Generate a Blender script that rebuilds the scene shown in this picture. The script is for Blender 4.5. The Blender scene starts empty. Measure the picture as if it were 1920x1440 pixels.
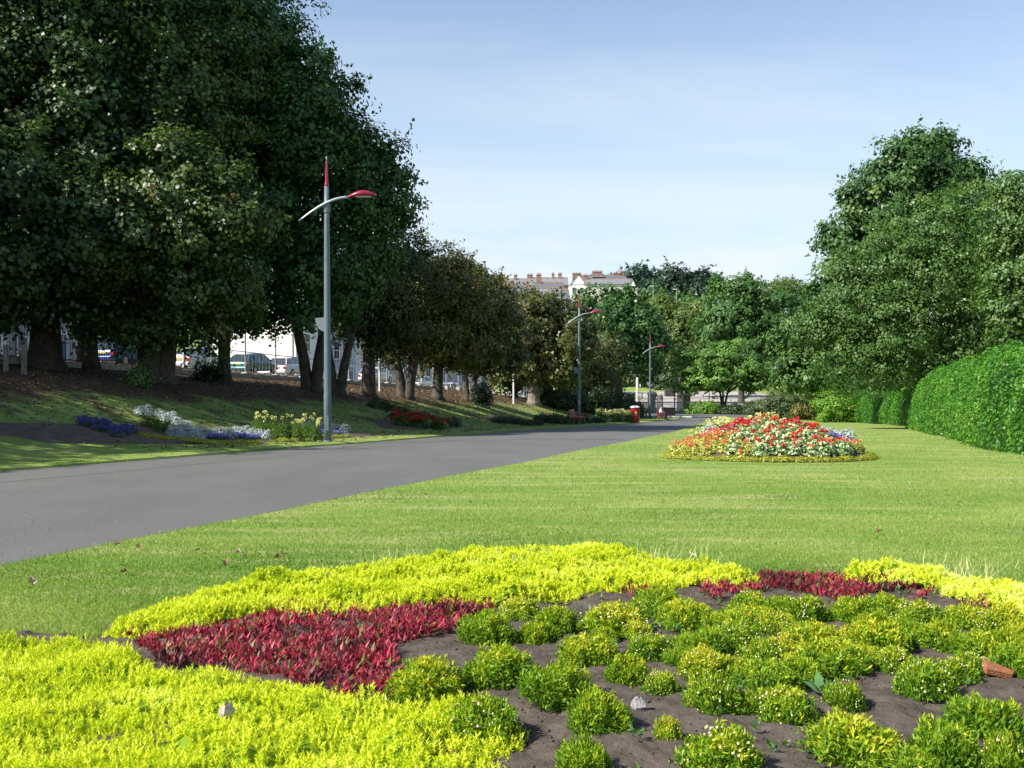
import bpy, math, random
import numpy as np
from mathutils import Vector, Matrix

rng = np.random.default_rng(7)
random.seed(7)
SC = bpy.context.scene
COL = SC.collection
R = math.radians

# ------------------------------------------------------------------ camera
F = 1870.0
PITCH = R(1.39)
CZ = 0.90
cam_d = bpy.data.cameras.new('camera')
cam_d.sensor_width = 36.0
cam_d.lens = 36.0 * F / 1920.0
cam_d.clip_start = 0.05
cam_d.clip_end = 6000
cam = bpy.data.objects.new('camera', cam_d)
cam.location = (0, 0, CZ)
cam.rotation_euler = (math.pi / 2 - PITCH, 0, 0)
COL.objects.link(cam)
SC.camera = cam

# ------------------------------------------------------------------ light
SUN_EL = R(41)
SH_AZ = R(26)                       # shadows run to +x, this far towards +y
sdir = Vector((math.cos(SH_AZ) * math.cos(SUN_EL), math.sin(SH_AZ) * math.cos(SUN_EL), -math.sin(SUN_EL)))
sun_d = bpy.data.lights.new('sun', 'SUN')
sun_d.energy = 5.0
sun_d.angle = R(0.55)
sun_d.color = (1.0, 0.95, 0.86)
sun = bpy.data.objects.new('sun', sun_d)
sun.rotation_euler = sdir.to_track_quat('-Z', 'Y').to_euler()
sun.location = (-30, -20, 40)
COL.objects.link(sun)

world = bpy.data.worlds.new('World')
SC.world = world
world.use_nodes = True
wn, wl = world.node_tree.nodes, world.node_tree.links
wn.clear()
out = wn.new('ShaderNodeOutputWorld')
bg = wn.new('ShaderNodeBackground')
bg.inputs['Strength'].default_value = 0.102
sky = wn.new('ShaderNodeTexSky')
sky.sky_type = 'NISHITA'
sky.sun_disc = False
sky.sun_elevation = SUN_EL
sky.sun_rotation = math.atan2(-sdir.x, -sdir.y)
sky.air_density = 1.0
sky.dust_density = 0.8
sky.ozone_density = 1.5
tc = wn.new('ShaderNodeTexCoord')
sep = wn.new('ShaderNodeSeparateXYZ')
wl.new(tc.outputs['Generated'], sep.inputs[0])


def wmath(op, a, b=None, clamp=False):
    n = wn.new('ShaderNodeMath')
    n.operation = op
    n.use_clamp = clamp
    for i, v in enumerate((a, b)):
        if v is None:
            continue
        if isinstance(v, (int, float)):
            n.inputs[i].default_value = v
        else:
            wl.new(v, n.inputs[i])
    return n.outputs[0]


def wramp(v, p0, p1):
    n = wn.new('ShaderNodeMapRange')
    n.interpolation_type = 'SMOOTHSTEP'
    wl.new(v, n.inputs[0])
    n.inputs[1].default_value = p0
    n.inputs[2].default_value = p1
    return n.outputs[0]


# clouds: thin veils projected on a high flat layer, and a low bank near the horizon
zc = wmath('ADD', wmath('MAXIMUM', sep.outputs[2], 0.0), 0.12)
cu = wn.new('ShaderNodeCombineXYZ')
wl.new(wmath('DIVIDE', sep.outputs[0], zc), cu.inputs[0])
wl.new(wmath('DIVIDE', sep.outputs[1], zc), cu.inputs[1])
mp = wn.new('ShaderNodeMapping')
mp.inputs['Rotation'].default_value = (0, 0, R(-28))
mp.inputs['Scale'].default_value = (0.4, 1.1, 1)
wl.new(cu.outputs[0], mp.inputs[0])
n1 = wn.new('ShaderNodeTexNoise')
n1.inputs['Scale'].default_value = 0.9
n1.inputs['Detail'].default_value = 7
n1.inputs['Roughness'].default_value = 0.55
n1.inputs['Distortion'].default_value = 0.8
wl.new(mp.outputs[0], n1.inputs['Vector'])
veil = wmath('MULTIPLY', wramp(n1.outputs[0], 0.46, 0.70), 0.38)
mp2 = wn.new('ShaderNodeMapping')
mp2.inputs['Scale'].default_value = (7, 7, 34)
wl.new(tc.outputs['Generated'], mp2.inputs[0])
n2 = wn.new('ShaderNodeTexNoise')
n2.inputs['Scale'].default_value = 1.0
n2.inputs['Detail'].default_value = 8
n2.inputs['Roughness'].default_value = 0.6
wl.new(mp2.outputs[0], n2.inputs['Vector'])
low = wmath('MULTIPLY', wramp(n2.outputs[0], 0.40, 0.62), wramp(sep.outputs[2], 0.17, 0.05))
low = wmath('MULTIPLY', low, 0.95)
hz = wmath('MULTIPLY', wramp(sep.outputs[2], 0.46, 0.03), 0.75)
cl = wmath('ADD', veil, low, True)
mixh = wn.new('ShaderNodeMixRGB')
wl.new(hz, mixh.inputs[0])
wl.new(sky.outputs[0], mixh.inputs[1])
mixh.inputs[2].default_value = (4.05, 4.75, 5.5, 1)
mixc = wn.new('ShaderNodeMixRGB')
wl.new(cl, mixc.inputs[0])
wl.new(mixh.outputs[0], mixc.inputs[1])
mixc.inputs[2].default_value = (4.9, 5.25, 5.65, 1)
wl.new(mixc.outputs[0], bg.inputs[0])
wl.new(bg.outputs[0], out.inputs[0])

SC.view_settings.view_transform = 'Standard'
SC.view_settings.look = 'None'
SC.view_settings.exposure = 0.88
SC.view_settings.gamma = 1
SC.view_settings.use_curve_mapping = False
SC.cycles.max_bounces = 6
SC.cycles.diffuse_bounces = 3
SC.cycles.glossy_bounces = 2
SC.cycles.transmission_bounces = 3
SC.cycles.transparent_max_bounces = 6
SC.cycles.use_denoising = True

# ------------------------------------------------------------------ terrain functions
SL = 0.05
K = 0.273
CK = 1 / math.sqrt(1 + K * K)
RZ = -math.atan(K)


def x0(y):
    return -5.15 + K * (y - 27.9)


def sm(t):
    t = np.clip(t, 0, 1)
    return t * t * (3 - 2 * t)


def base_z(y):
    y = np.asarray(y, float)
    a = np.minimum(y, 90)
    t = np.clip((y - 90) / 30, 0, 1)
    z = -SL * a - SL * 30 * (t - t * t / 2)
    z = z + 15 * sm((y - 185) / 70) + 14 * sm((y - 280) / 500)
    return z


BU = [-60, -22, -18, -16, -13, -10, -8.5, -7, -5, -3, -1.2, 0, 60]
BZ = [3.3, 3.3, 3.1, 2.9, 2.35, 2.0, 1.75, 1.3, 0.62, 0.16, 0.0, 0, 0]


# value noise in numpy
_perm = rng.random((64, 64))


def vnoise(x, y):
    x = np.asarray(x, float)
    y = np.asarray(y, float)
    xi = np.floor(x).astype(int)
    yi = np.floor(y).astype(int)
    fx = x - xi
    fy = y - yi
    fx = fx * fx * (3 - 2 * fx)
    fy = fy * fy * (3 - 2 * fy)
    a = _perm[xi % 64, yi % 64]
    b = _perm[(xi + 1) % 64, yi % 64]
    c = _perm[xi % 64, (yi + 1) % 64]
    d = _perm[(xi + 1) % 64, (yi + 1) % 64]
    return (a * (1 - fx) + b * fx) * (1 - fy) + (c * (1 - fx) + d * fx) * fy


def fbm(x, y, o=4):
    s = 0
    a = 0.5
    for i in range(o):
        s = s + a * vnoise(x * 2 ** i + 17 * i, y * 2 ** i + 31 * i)
        a *= 0.5
    return s


def und(x, y):
    return .05 * (fbm(x * .35, y * .35) - .47) * np.clip((y - 4) / 8, 0, 1) * np.clip((95 - y) / 10, 0, 1)


def G(x, y):
    x = np.asarray(x, float)
    y = np.asarray(y, float)
    u = (x - x0(y)) * CK
    f = 1 - sm((y - 85) / 60)
    b = np.interp(u, BU, BZ)
    return base_z(y) + b * f + und(x, y)


def g(x, y):
    return float(G(x, y))


def UY(u, y, dz=0.0):
    x = x0(y) + u / CK
    return Vector((x, y, g(x, y) + dz))


def unproj(px, py, d):
    X = (px - 960) / F * d
    v = (720 - py) / F * d
    return Vector((X, d * math.cos(PITCH) + v * math.sin(PITCH), CZ - d * math.sin(PITCH) + v * math.cos(PITCH)))


def at(px, d, dz=0.0):
    """on the ground in the direction of an image column, d metres off"""
    X = (px - 960) / F * d
    return Vector((X, d, g(X, d) + dz))


def gp(px, py, h=0.0):
    """where the ray meets the near sloping lawn raised by h"""
    a = unproj(px, py, 1.0) - Vector((0, 0, CZ))
    # CZ + a.z t = -SL a.y t + h
    t = (h - CZ) / (a.z + SL * a.y)
    return (a.x * t, a.y * t)


def path_l(y):
    return np.interp(y, [0, 42, 58, 70, 88, 112], [0.35, 0.5, 1.3, 2.1, 2.25, 2.3])


def path_r(y):
    return np.interp(y, [0, 40, 76, 100], [7.95, 8.05, 6.6, 6.6])


def inpoly(P, x, y):
    x = np.asarray(x)
    y = np.asarray(y)
    r = np.zeros(x.shape, bool)
    n = len(P)
    j = n - 1
    for i in range(n):
        xi, yi = P[i]
        xj, yj = P[j]
        c = ((yi > y) != (yj > y)) & (x < (xj - xi) * (y - yi) / (yj - yi + 1e-12) + xi)
        r ^= c
        j = i
    return r


# ------------------------------------------------------------------ materials
MATS = {}


def newmat(name):
    m = bpy.data.materials.new(name)
    m.use_nodes = True
    nt = m.node_tree
    p = nt.nodes['Principled BSDF']
    return m, nt.nodes, nt.links, p


def rgb(c):
    return (c[0], c[1], c[2], 1)


def mat(name, c, c2=None, scale=4.0, rough=0.7, metal=0.0, bump=0.0, bscale=None, spec=0.4, coat=0.0, detail=5):
    if name in MATS:
        return MATS[name]
    m, N, L, p = newmat(name)
    p.inputs['Roughness'].default_value = rough
    p.inputs['Metallic'].default_value = metal
    p.inputs['Specular IOR Level'].default_value = spec
    p.inputs['Coat Weight'].default_value = coat
    t = N.new('ShaderNodeTexCoord')
    n = N.new('ShaderNodeTexNoise')
    n.inputs['Scale'].default_value = scale
    n.inputs['Detail'].default_value = detail
    L.new(t.outputs['Object'], n.inputs['Vector'])
    if c2 is None:
        c2 = tuple(v * 0.8 for v in c)
    r = N.new('ShaderNodeValToRGB')
    r.color_ramp.elements[0].position = 0.35
    r.color_ramp.elements[1].position = 0.65
    r.color_ramp.elements[0].color = rgb(c2)
    r.color_ramp.elements[1].color = rgb(c)
    L.new(n.outputs[0], r.inputs[0])
    L.new(r.outputs[0], p.inputs['Base Color'])
    if bump:
        n2 = N.new('ShaderNodeTexNoise')
        n2.inputs['Scale'].default_value = bscale or scale * 4
        n2.inputs['Detail'].default_value = 6
        L.new(t.outputs['Object'], n2.inputs['Vector'])
        b = N.new('ShaderNodeBump')
        b.inputs['Strength'].default_value = bump
        b.inputs['Distance'].default_value = 0.02
        L.new(n2.outputs[0], b.inputs['Height'])
        L.new(b.outputs[0], p.inputs['Normal'])
    MATS[name] = m
    return m


def leafmat(name, cols, trans=0.3, rough=0.45, spec=0.35, tcol=None):
    """cols: list of (pos, colour) over the per-leaf tint"""
    if name in MATS:
        return MATS[name]
    m, N, L, p = newmat(name)
    a = N.new('ShaderNodeAttribute')
    a.attribute_name = 'tint'
    r = N.new('ShaderNodeValToRGB')
    while len(r.color_ramp.elements) < len(cols):
        r.color_ramp.elements.new(0.5)
    for e, (q, c) in zip(r.color_ramp.elements, cols):
        e.position = q
        e.color = rgb(c)
    L.new(a.outputs['Fac'], r.inputs[0])
    L.new(r.outputs[0], p.inputs['Base Color'])
    p.inputs['Roughness'].default_value = rough
    p.inputs['Specular IOR Level'].default_value = spec
    if trans:
        tr = N.new('ShaderNodeBsdfTranslucent')
        mx = N.new('ShaderNodeMixRGB')
        mx.blend_type = 'MULTIPLY'
        mx.inputs[0].default_value = 1
        L.new(r.outputs[0], mx.inputs[1])
        mx.inputs[2].default_value = rgb(tcol or (1.5, 1.7, 0.7))
        L.new(mx.outputs[0], tr.inputs[0])
        ms = N.new('ShaderNodeMixShader')
        ms.inputs[0].default_value = trans
        L.new(p.outputs[0], ms.inputs[1])
        L.new(tr.outputs[0], ms.inputs[2])
        L.new(ms.outputs[0], N['Material Output'].inputs[0])
    MATS[name] = m
    return m


# ------------------------------------------------------------------ object helpers
def link(o, parent=None):
    COL.objects.link(o)
    if parent is not None:
        o.parent = parent
    return o


def tag(o, label, cat, group=None, kind=None):
    o['label'] = label
    o['category'] = cat
    if group:
        o['group'] = group
    if kind:
        o['kind'] = kind
    return o


def thing(name, loc, label, cat, group=None, rz=0.0):
    o = bpy.data.objects.new(name, None)
    o.empty_display_size = 0.2
    o.location = loc
    o.rotation_euler = (0, 0, rz)
    link(o)
    return tag(o, label, cat, group)


def structure(o):
    o['kind'] = 'structure'
    return o


def stuff(o, label=None, cat=None):
    o['kind'] = 'stuff'
    if label:
        o['label'] = label
        o['category'] = cat
    return o


class MB:
    """collects vertices and faces for ONE mesh"""

    def __init__(self):
        self.v = []
        self.f = []

    def add(self, vs, fs):
        n = len(self.v)
        self.v += [tuple(p) for p in vs]
        self.f += [tuple(i + n for i in q) for q in fs]
        return self

    def box(self, c, s, rz=0.0, tilt=None):
        hx, hy, hz = s[0] / 2, s[1] / 2, s[2] / 2
        vs = [Vector((sx * hx, sy * hy, sz * hz)) for sz in (-1, 1) for sx, sy in ((-1, -1), (1, -1), (1, 1), (-1, 1))]
        if tilt is not None:
            vs = [tilt @ v for v in vs]
        if rz:
            m = Matrix.Rotation(rz, 3, 'Z')
            vs = [m @ v for v in vs]
        vs = [v + Vector(c) for v in vs]
        return self.add(vs, [(0, 3, 2, 1), (4, 5, 6, 7), (0, 1, 5, 4), (1, 2, 6, 5), (2, 3, 7, 6), (3, 0, 4, 7)])

    def tube(self, pts, rad, n=8, cap=True, sq=1.0):
        pts = [Vector(p) for p in pts]
        if isinstance(rad, (int, float)):
            rad = [rad] * len(pts)
        vs, fs = [], []
        ref = Vector((0.13, 0.97, 0.2)).normalized()
        for i, p in enumerate(pts):
            t = (pts[min(i + 1, len(pts) - 1)] - pts[max(i - 1, 0)])
            t.normalize()
            r_ = ref if abs(t.dot(ref)) < 0.95 else Vector((1, 0, 0))
            a = t.cross(r_).normalized()
            b = t.cross(a).normalized()
            for k in range(n):
                an = 2 * math.pi * k / n
                vs.append(p + (a * math.cos(an) + b * math.sin(an) * sq) * rad[i])
        for i in range(len(pts) - 1):
            for k in range(n):
                k2 = (k + 1) % n
                fs.append((i * n + k, i * n + k2, (i + 1) * n + k2, (i + 1) * n + k))
        if cap:
            fs.append(tuple(range(n - 1, -1, -1)))
            fs.append(tuple((len(pts) - 1) * n + k for k in range(n)))
        return self.add(vs, fs)

    def lathe(self, prof, n=16, c=(0, 0, 0)):
        vs, fs = [], []
        for r_, z in prof:
            for k in range(n):
                an = 2 * math.pi * k / n
                vs.append((c[0] + r_ * math.cos(an), c[1] + r_ * math.sin(an), c[2] + z))
        for i in range(len(prof) - 1):
            for k in range(n):
                k2 = (k + 1) % n
                fs.append((i * n + k, i * n + k2, (i + 1) * n + k2, (i + 1) * n + k))
        fs.append(tuple(range(n - 1, -1, -1)))
        fs.append(tuple((len(prof) - 1) * n + k for k in range(n)))
        return self.add(vs, fs)

    def build(self, name, m, parent=None, smooth=False, bevel=0.0, loc=None, label=None):
        me = bpy.data.meshes.new(name)
        me.from_pydata([tuple(p) for p in self.v], [], self.f)
        me.materials.append(m)
        if smooth:
            me.shade_smooth()
        o = bpy.data.objects.new(name, me)
        if loc is not None:
            o.location = loc
        link(o, parent)
        if bevel:
            b = o.modifiers.new('bevel', 'BEVEL')
            b.width = bevel
            b.segments = 2
            b.limit_method = 'ANGLE'
        if label:
            o['label'] = label
        return o


def np_mesh(name, V, Fq, m, tint=None, smooth=False):
    """V (n,3), Fq (k, 3|4)"""
    V = np.ascontiguousarray(V, np.float32)
    Fq = np.ascontiguousarray(Fq, np.int32)
    me = bpy.data.meshes.new(name)
    me.vertices.add(len(V))
    me.vertices.foreach_set('co', V.ravel())
    k = Fq.shape[1]
    me.loops.add(Fq.size)
    me.loops.foreach_set('vertex_index', Fq.ravel())
    me.polygons.add(len(Fq))
    me.polygons.foreach_set('loop_start', np.arange(0, Fq.size, k, dtype=np.int32))
    me.polygons.foreach_set('loop_total', np.full(len(Fq), k, np.int32))
    if smooth:
        me.polygons.foreach_set('use_smooth', np.ones(len(Fq), bool))
    if tint is not None:
        at_ = me.attributes.new('tint', 'FLOAT', 'POINT')
        at_.data.foreach_set('value', np.ascontiguousarray(tint, np.float32))
    me.update(calc_edges=True)
    me.materials.append(m)
    return me


def obj(name, me, parent=None, loc=None):
    o = bpy.data.objects.new(name, me)
    if loc is not None:
        o.location = loc
    return link(o, parent)


def copy_tree(o, parent=None):
    c = o.copy()
    COL.objects.link(c)
    c.parent = parent
    for ch in list(o.children):
        copy_tree(ch, c)
    return c


def unit(a):
    return a / (np.linalg.norm(a, axis=1, keepdims=True) + 1e-9)


def rand_dirs(n, up=0.0):
    a = rng.normal(size=(n, 3))
    a = unit(a)
    a[:, 2] += up
    return unit(a)


def kites(P, D, Nn, L, W, fold=0.18, mid=0.45):
    """leaf quads: base P, direction D, normal Nn, length L, width W"""
    n = len(P)
    L = np.broadcast_to(np.asarray(L, float).reshape(-1, 1), (n, 1))
    W = np.broadcast_to(np.asarray(W, float).reshape(-1, 1), (n, 1))
    S = unit(np.cross(D, Nn))
    N2 = unit(np.cross(S, D))
    V = np.empty((n, 4, 3))
    V[:, 0] = P
    V[:, 1] = P + D * L * mid + S * W * 0.5 + N2 * L * fold
    V[:, 2] = P + D * L - N2 * L * 0.05
    V[:, 3] = P + D * L * mid - S * W * 0.5 + N2 * L * fold
    Fq = np.arange(4 * n).reshape(n, 4)
    return V.reshape(-1, 3), Fq


def tris(P, D, S, L, W):
    n = len(P)
    L = np.broadcast_to(np.asarray(L, float).reshape(-1, 1), (n, 1))
    W = np.broadcast_to(np.asarray(W, float).reshape(-1, 1), (n, 1))
    V = np.empty((n, 3, 3))
    V[:, 0] = P - S * W * 0.5
    V[:, 1] = P + S * W * 0.5
    V[:, 2] = P + D * L
    return V.reshape(-1, 3), np.arange(3 * n).reshape(n, 3)


def crown_arrays(lobes, leaf, dens=1.0, clump=None, bias=0.35, flat=0.75, aspect=0.8, tb=0.5, shell=(0.66, 1.12), tri=False, nl=50):
    """lobes (x,y,z,rx,ry,rz). leaf clumps over the lobe shells with gaps between them."""
    allP, allN, allT, big = [], [], [], []
    lob = np.array(lobes, float)
    cr = clump or leaf * 4.7
    for li, (cx, cy, cz, rx, ry, rz) in enumerate(lob):
        area = 4 * math.pi * ((rx * ry) ** 1.6 / 3 + (rx * rz) ** 1.6 / 3 + (ry * rz) ** 1.6 / 3) ** (1 / 1.6)
        nc = max(6, int(area / (cr * cr * 1.55) * dens * 1.45))
        d = rand_dirs(nc)
        rr = rng.uniform(shell[0], shell[1], nc) ** 1.0
        wob = 0.80 + 0.40 * vnoise(d[:, 0] * 2.2 + li * 3 + 9, d[:, 1] * 2.2 + d[:, 2] * 2.6 + 5)
        C = np.array([cx, cy, cz]) + d * np.array([rx, ry, rz]) * (rr * wob)[:, None]
        # drop clumps deep inside another lobe
        keep = np.ones(nc, bool)
        for lj, (ax, ay, az, bx, by, bz) in enumerate(lob):
            if lj == li:
                continue
            q = (C - np.array([ax, ay, az])) / np.array([bx, by, bz])
            keep &= ~((np.sum(q * q, 1) < 0.42) & (rng.random(nc) < 0.85))
        # uneven: gaps
        gap = vnoise(C[:, 0] * 0.9 + 3 * li, C[:, 1] * 0.9 + C[:, 2] * 1.1)
        keep &= gap > 0.13
        C = C[keep]
        d = d[keep]
        nc = len(C)
        if nc == 0:
            continue
        size = cr * rng.uniform(0.6, 1.35, nc)
        ct = rng.normal(0, 0.13, nc)
        e = rand_dirs(nc * nl).reshape(nc, nl, 3)
        e = e + d[:, None, :] * 0.55
        e[..., 2] += 0.35
        e /= np.linalg.norm(e, axis=2, keepdims=True)
        ra = rng.uniform(0.35, 1.0, (nc, nl, 1))
        off = e * ra * size[:, None, None]
        off[..., 2] *= flat
        P = C[:, None, :] + off
        nn = e * 0.9 + d[:, None, :] * 0.55 + rng.normal(size=(nc, nl, 3)) * 0.30
        nn[..., 2] += bias
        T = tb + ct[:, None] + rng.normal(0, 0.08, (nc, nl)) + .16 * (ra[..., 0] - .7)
        allP.append(P.reshape(-1, 3))
        allN.append(nn.reshape(-1, 3))
        allT.append(T.ravel())
        # sprigs that stick out of the outline
        ns = nc // 2
        idx = rng.integers(0, nc, ns)
        k = 9
        st = C[idx] + d[idx] * size[idx][:, None] * 0.5
        along = np.linspace(0, 1, k)[None, :, None]
        dd = unit(d[idx] + rng.normal(size=(ns, 3)) * 0.35)
        Pp = st[:, None, :] + dd[:, None, :] * along * (cr * .95) + rng.normal(size=(ns, k, 3)) * leaf * 0.35
        allP.append(Pp.reshape(-1, 3))
        allN.append(rng.normal(size=(ns * k, 3)) + np.array([0, 0, 0.8]))
        allT.append(np.full(ns * k, tb) + rng.normal(0, 0.15, ns * k))
    for (cx, cy, cz, rx, ry, rz) in lob:
        m_ = int(34 * (rx / leaf / 8) ** 2 * 2.2) + 20
        d = rand_dirs(m_)
        P = np.array([cx, cy, cz]) + d * np.array([rx, ry, rz]) * rng.uniform(.35, .80, m_)[:, None]
        allP.append(np.repeat(P, 3, 0) + rng.normal(size=(m_ * 3, 3)) * leaf)
        allN.append(rng.normal(size=(m_ * 3, 3)))
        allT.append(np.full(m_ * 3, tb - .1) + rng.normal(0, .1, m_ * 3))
        big.append(m_ * 3)
    P = np.concatenate(allP)
    Nn = unit(np.concatenate(allN))
    T = np.clip(np.concatenate(allT), 0, 1)
    n = len(P)
    D = unit(np.cross(Nn, rand_dirs(n)))
    D[:, 2] -= 0.25
    D = unit(D)
    L = leaf * rng.uniform(0.7, 1.3, n)
    L[n - sum(big):] *= 1.7
    if tri:
        V, Fq = tris(P - D * (L * 0.5)[:, None], D, unit(np.cross(D, Nn)), L * 1.15, L * aspect * 1.2)
        return V, Fq, np.repeat(T, 3)
    V, Fq = kites(P - D * (L * 0.5)[:, None], D, Nn, L, L * aspect)
    return V, Fq, np.repeat(T, 4)


def trunk_mesh(mb, r0, h, lobes, fork=1, lean=0.0, sides=10, seed=0, flare=1.5):
    rd = random.Random(seed)
    tops = []
    for k in range(fork):
        ang = 2 * math.pi * k / max(fork, 1) + rd.uniform(-.4, .4)
        sp = 0.0 if fork == 1 else r0 * 0.45
        pts, rr = [], []
        nseg = 9
        for i in range(nseg + 1):
            t = i / nseg
            z = -0.15 + t * (h + 0.15)
            bend = lean * t * t * h
            pts.append((math.cos(ang) * (sp + (t ** 1.5) * (0.5 if fork > 1 else 0.06) * h * .35) + bend + rd.uniform(-.03, .03) * r0,
                        math.sin(ang) * (sp + (t ** 1.5) * (0.5 if fork > 1 else 0.06) * h * .35) + rd.uniform(-.03, .03) * r0, z))
            fl = 1 + (flare - 1) * max(0, 1 - t * 6) ** 2
            rr.append(r0 * (1.0 if fork == 1 else 0.72) * fl * (1 - 0.35 * t) * rd.uniform(.95, 1.06))
        mb.tube(pts, rr, sides)
        tops.append((Vector(pts[-1]), rr[-1]))
    for i, l in enumerate(lobes):
        tp, tr = min(tops, key=lambda q: (q[0] - Vector(l[:3])).length)
        e = Vector(l[:3])
        mid1 = tp.lerp(e, 0.35) + Vector((rd.uniform(-.3, .3), rd.uniform(-.3, .3), 0.12 * (e - tp).length))
        mid2 = tp.lerp(e, 0.7) + Vector((rd.uniform(-.3, .3), rd.uniform(-.3, .3), 0.1 * (e - tp).length))
        q = max(0.04, min(tr * 0.62, 0.035 * (e - tp).length + 0.03))
        mb.tube([tp - Vector((0, 0, .25)), mid1, mid2, e], [q * 1.15, q * .85, q * .55, q * .25], 6)
        for j in range(4):
            s = mid2.lerp(e, rd.random())
            dv = Vector((rd.uniform(-1, 1), rd.uniform(-1, 1), rd.uniform(-.3, 1))).normalized()
            ee = e + Vector((dv.x * l[3], dv.y * l[4], dv.z * l[5])) * .8
            mb.tube([s, s.lerp(ee, .5) + Vector((0, 0, .1)), ee], [q * .4, q * .22, q * .08], 5)


def bark(name, c, c2):
    if name in MATS:
        return MATS[name]
    m, N, L, p = newmat(name)
    t = N.new('ShaderNodeTexCoord')
    mp = N.new('ShaderNodeMapping')
    mp.inputs['Scale'].default_value = (9, 9, 2.2)
    L.new(t.outputs['Object'], mp.inputs[0])
    n = N.new('ShaderNodeTexNoise')
    n.inputs['Scale'].default_value = 1.4
    n.inputs['Detail'].default_value = 8
    L.new(mp.outputs[0], n.inputs[0])
    r = N.new('ShaderNodeValToRGB')
    r.color_ramp.elements[0].position = .38
    r.color_ramp.elements[1].position = .66
    r.color_ramp.elements[0].color = rgb(c2)
    r.color_ramp.elements[1].color = rgb(c)
    L.new(n.outputs[0], r.inputs[0])
    L.new(r.outputs[0], p.inputs['Base Color'])
    p.inputs['Roughness'].default_value = .9
    b = N.new('ShaderNodeBump')
    b.inputs['Strength'].default_value = .8
    b.inputs['Distance'].default_value = .04
    L.new(n.outputs[0], b.inputs['Height'])
    L.new(b.outputs[0], p.inputs['Normal'])
    MATS[name] = m
    return m


M_BARK = bark('bark_dark', (.10, .085, .065), (.035, .03, .022))
M_BARK2 = bark('bark_grey', (.26, .23, .19), (.11, .095, .08))

L_SYC = leafmat('leaf_sycamore', [(0, (.010, .032, .012)), (.5, (.036, .092, .025)), (.8, (.085, .165, .040)), (1, (.17, .24, .07))], .27)
L_MIX = leafmat('leaf_turning', [(0, (.012, .030, .010)), (.45, (.036, .074, .020)), (.75, (.085, .130, .030)), (.95, (.14, .15, .04)), (1, (.15, .075, .03))], .22)
L_CHE = leafmat('leaf_chestnut', [(0, (.020, .034, .010)), (.4, (.066, .084, .022)), (.7, (.125, .130, .036)), (.95, (.19, .14, .05)), (1, (.22, .09, .035))], .22)
L_GRN = leafmat('leaf_green', [(0, (.015, .048, .014)), (.5, (.060, .140, .034)), (.85, (.115, .21, .050)), (1, (.16, .25, .07))], .29)
L_CHY = leafmat('leaf_cherry', [(0, (.025, .060, .016)), (.5, (.072, .150, .034)), (.85, (.130, .215, .058)), (.99, (.15, .16, .06)), (1, (.20, .11, .05))], .28)
L_OLV = leafmat('leaf_olive', [(0, (.045, .080, .018)), (.5, (.100, .155, .032)), (.9, (.12, .15, .04)), (1, (.20, .11, .04))], .25)
L_PIN = leafmat('leaf_pine', [(0, (.012, .030, .018)), (.6, (.028, .062, .034)), (1, (.05, .09, .045))], .1)
L_HDG = leafmat('leaf_hedge', [(0, (.018, .080, .010)), (.5, (.060, .190, .022)), (.85, (.13, .29, .030)), (1, (.24, .34, .04))], .3)
L_SHR = leafmat('leaf_shrub', [(0, (.02, .04, .015)), (.5, (.05, .085, .03)), (1, (.11, .13, .05))], .2)


def tree(label, px, d, r0, h, lobes, leafm, leaf=0.2, dens=1.0, fork=1, lean=0.0, group=None, barkm=None,
         flat=.8, tb=.5, base=None, name='tree', clump=None, kind_px=True, aspect=.85, ysq=0.85):
    """lobes as (px, py, depth, radius[, squash])"""
    b = at(px, d) if base is None else base
    root = thing(name, b, label, 'tree', group)
    wl_ = []
    near = d < 58
    cr_ = leaf * 4.2 if clump is None else clump
    if near:
        leaf = leaf * .84
    for l in lobes:
        p = unproj(l[0], l[1], l[2]) - b
        r_ = max(l[3] * .62, l[3] - .40 * cr_)
        sq = l[4] if len(l) > 4 else .85
        wl_.append((p.x, p.y, p.z, r_, r_ * ysq, r_ * sq))
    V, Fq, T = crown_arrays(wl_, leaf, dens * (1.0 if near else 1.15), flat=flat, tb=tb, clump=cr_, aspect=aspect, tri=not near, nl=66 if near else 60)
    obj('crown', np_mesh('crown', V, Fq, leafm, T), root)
    mb = MB()
    trunk_mesh(mb, r0, h, wl_, fork, lean, seed=int(px))
    mb.build('trunk', barkm or M_BARK, root, smooth=True)
    return root


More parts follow.
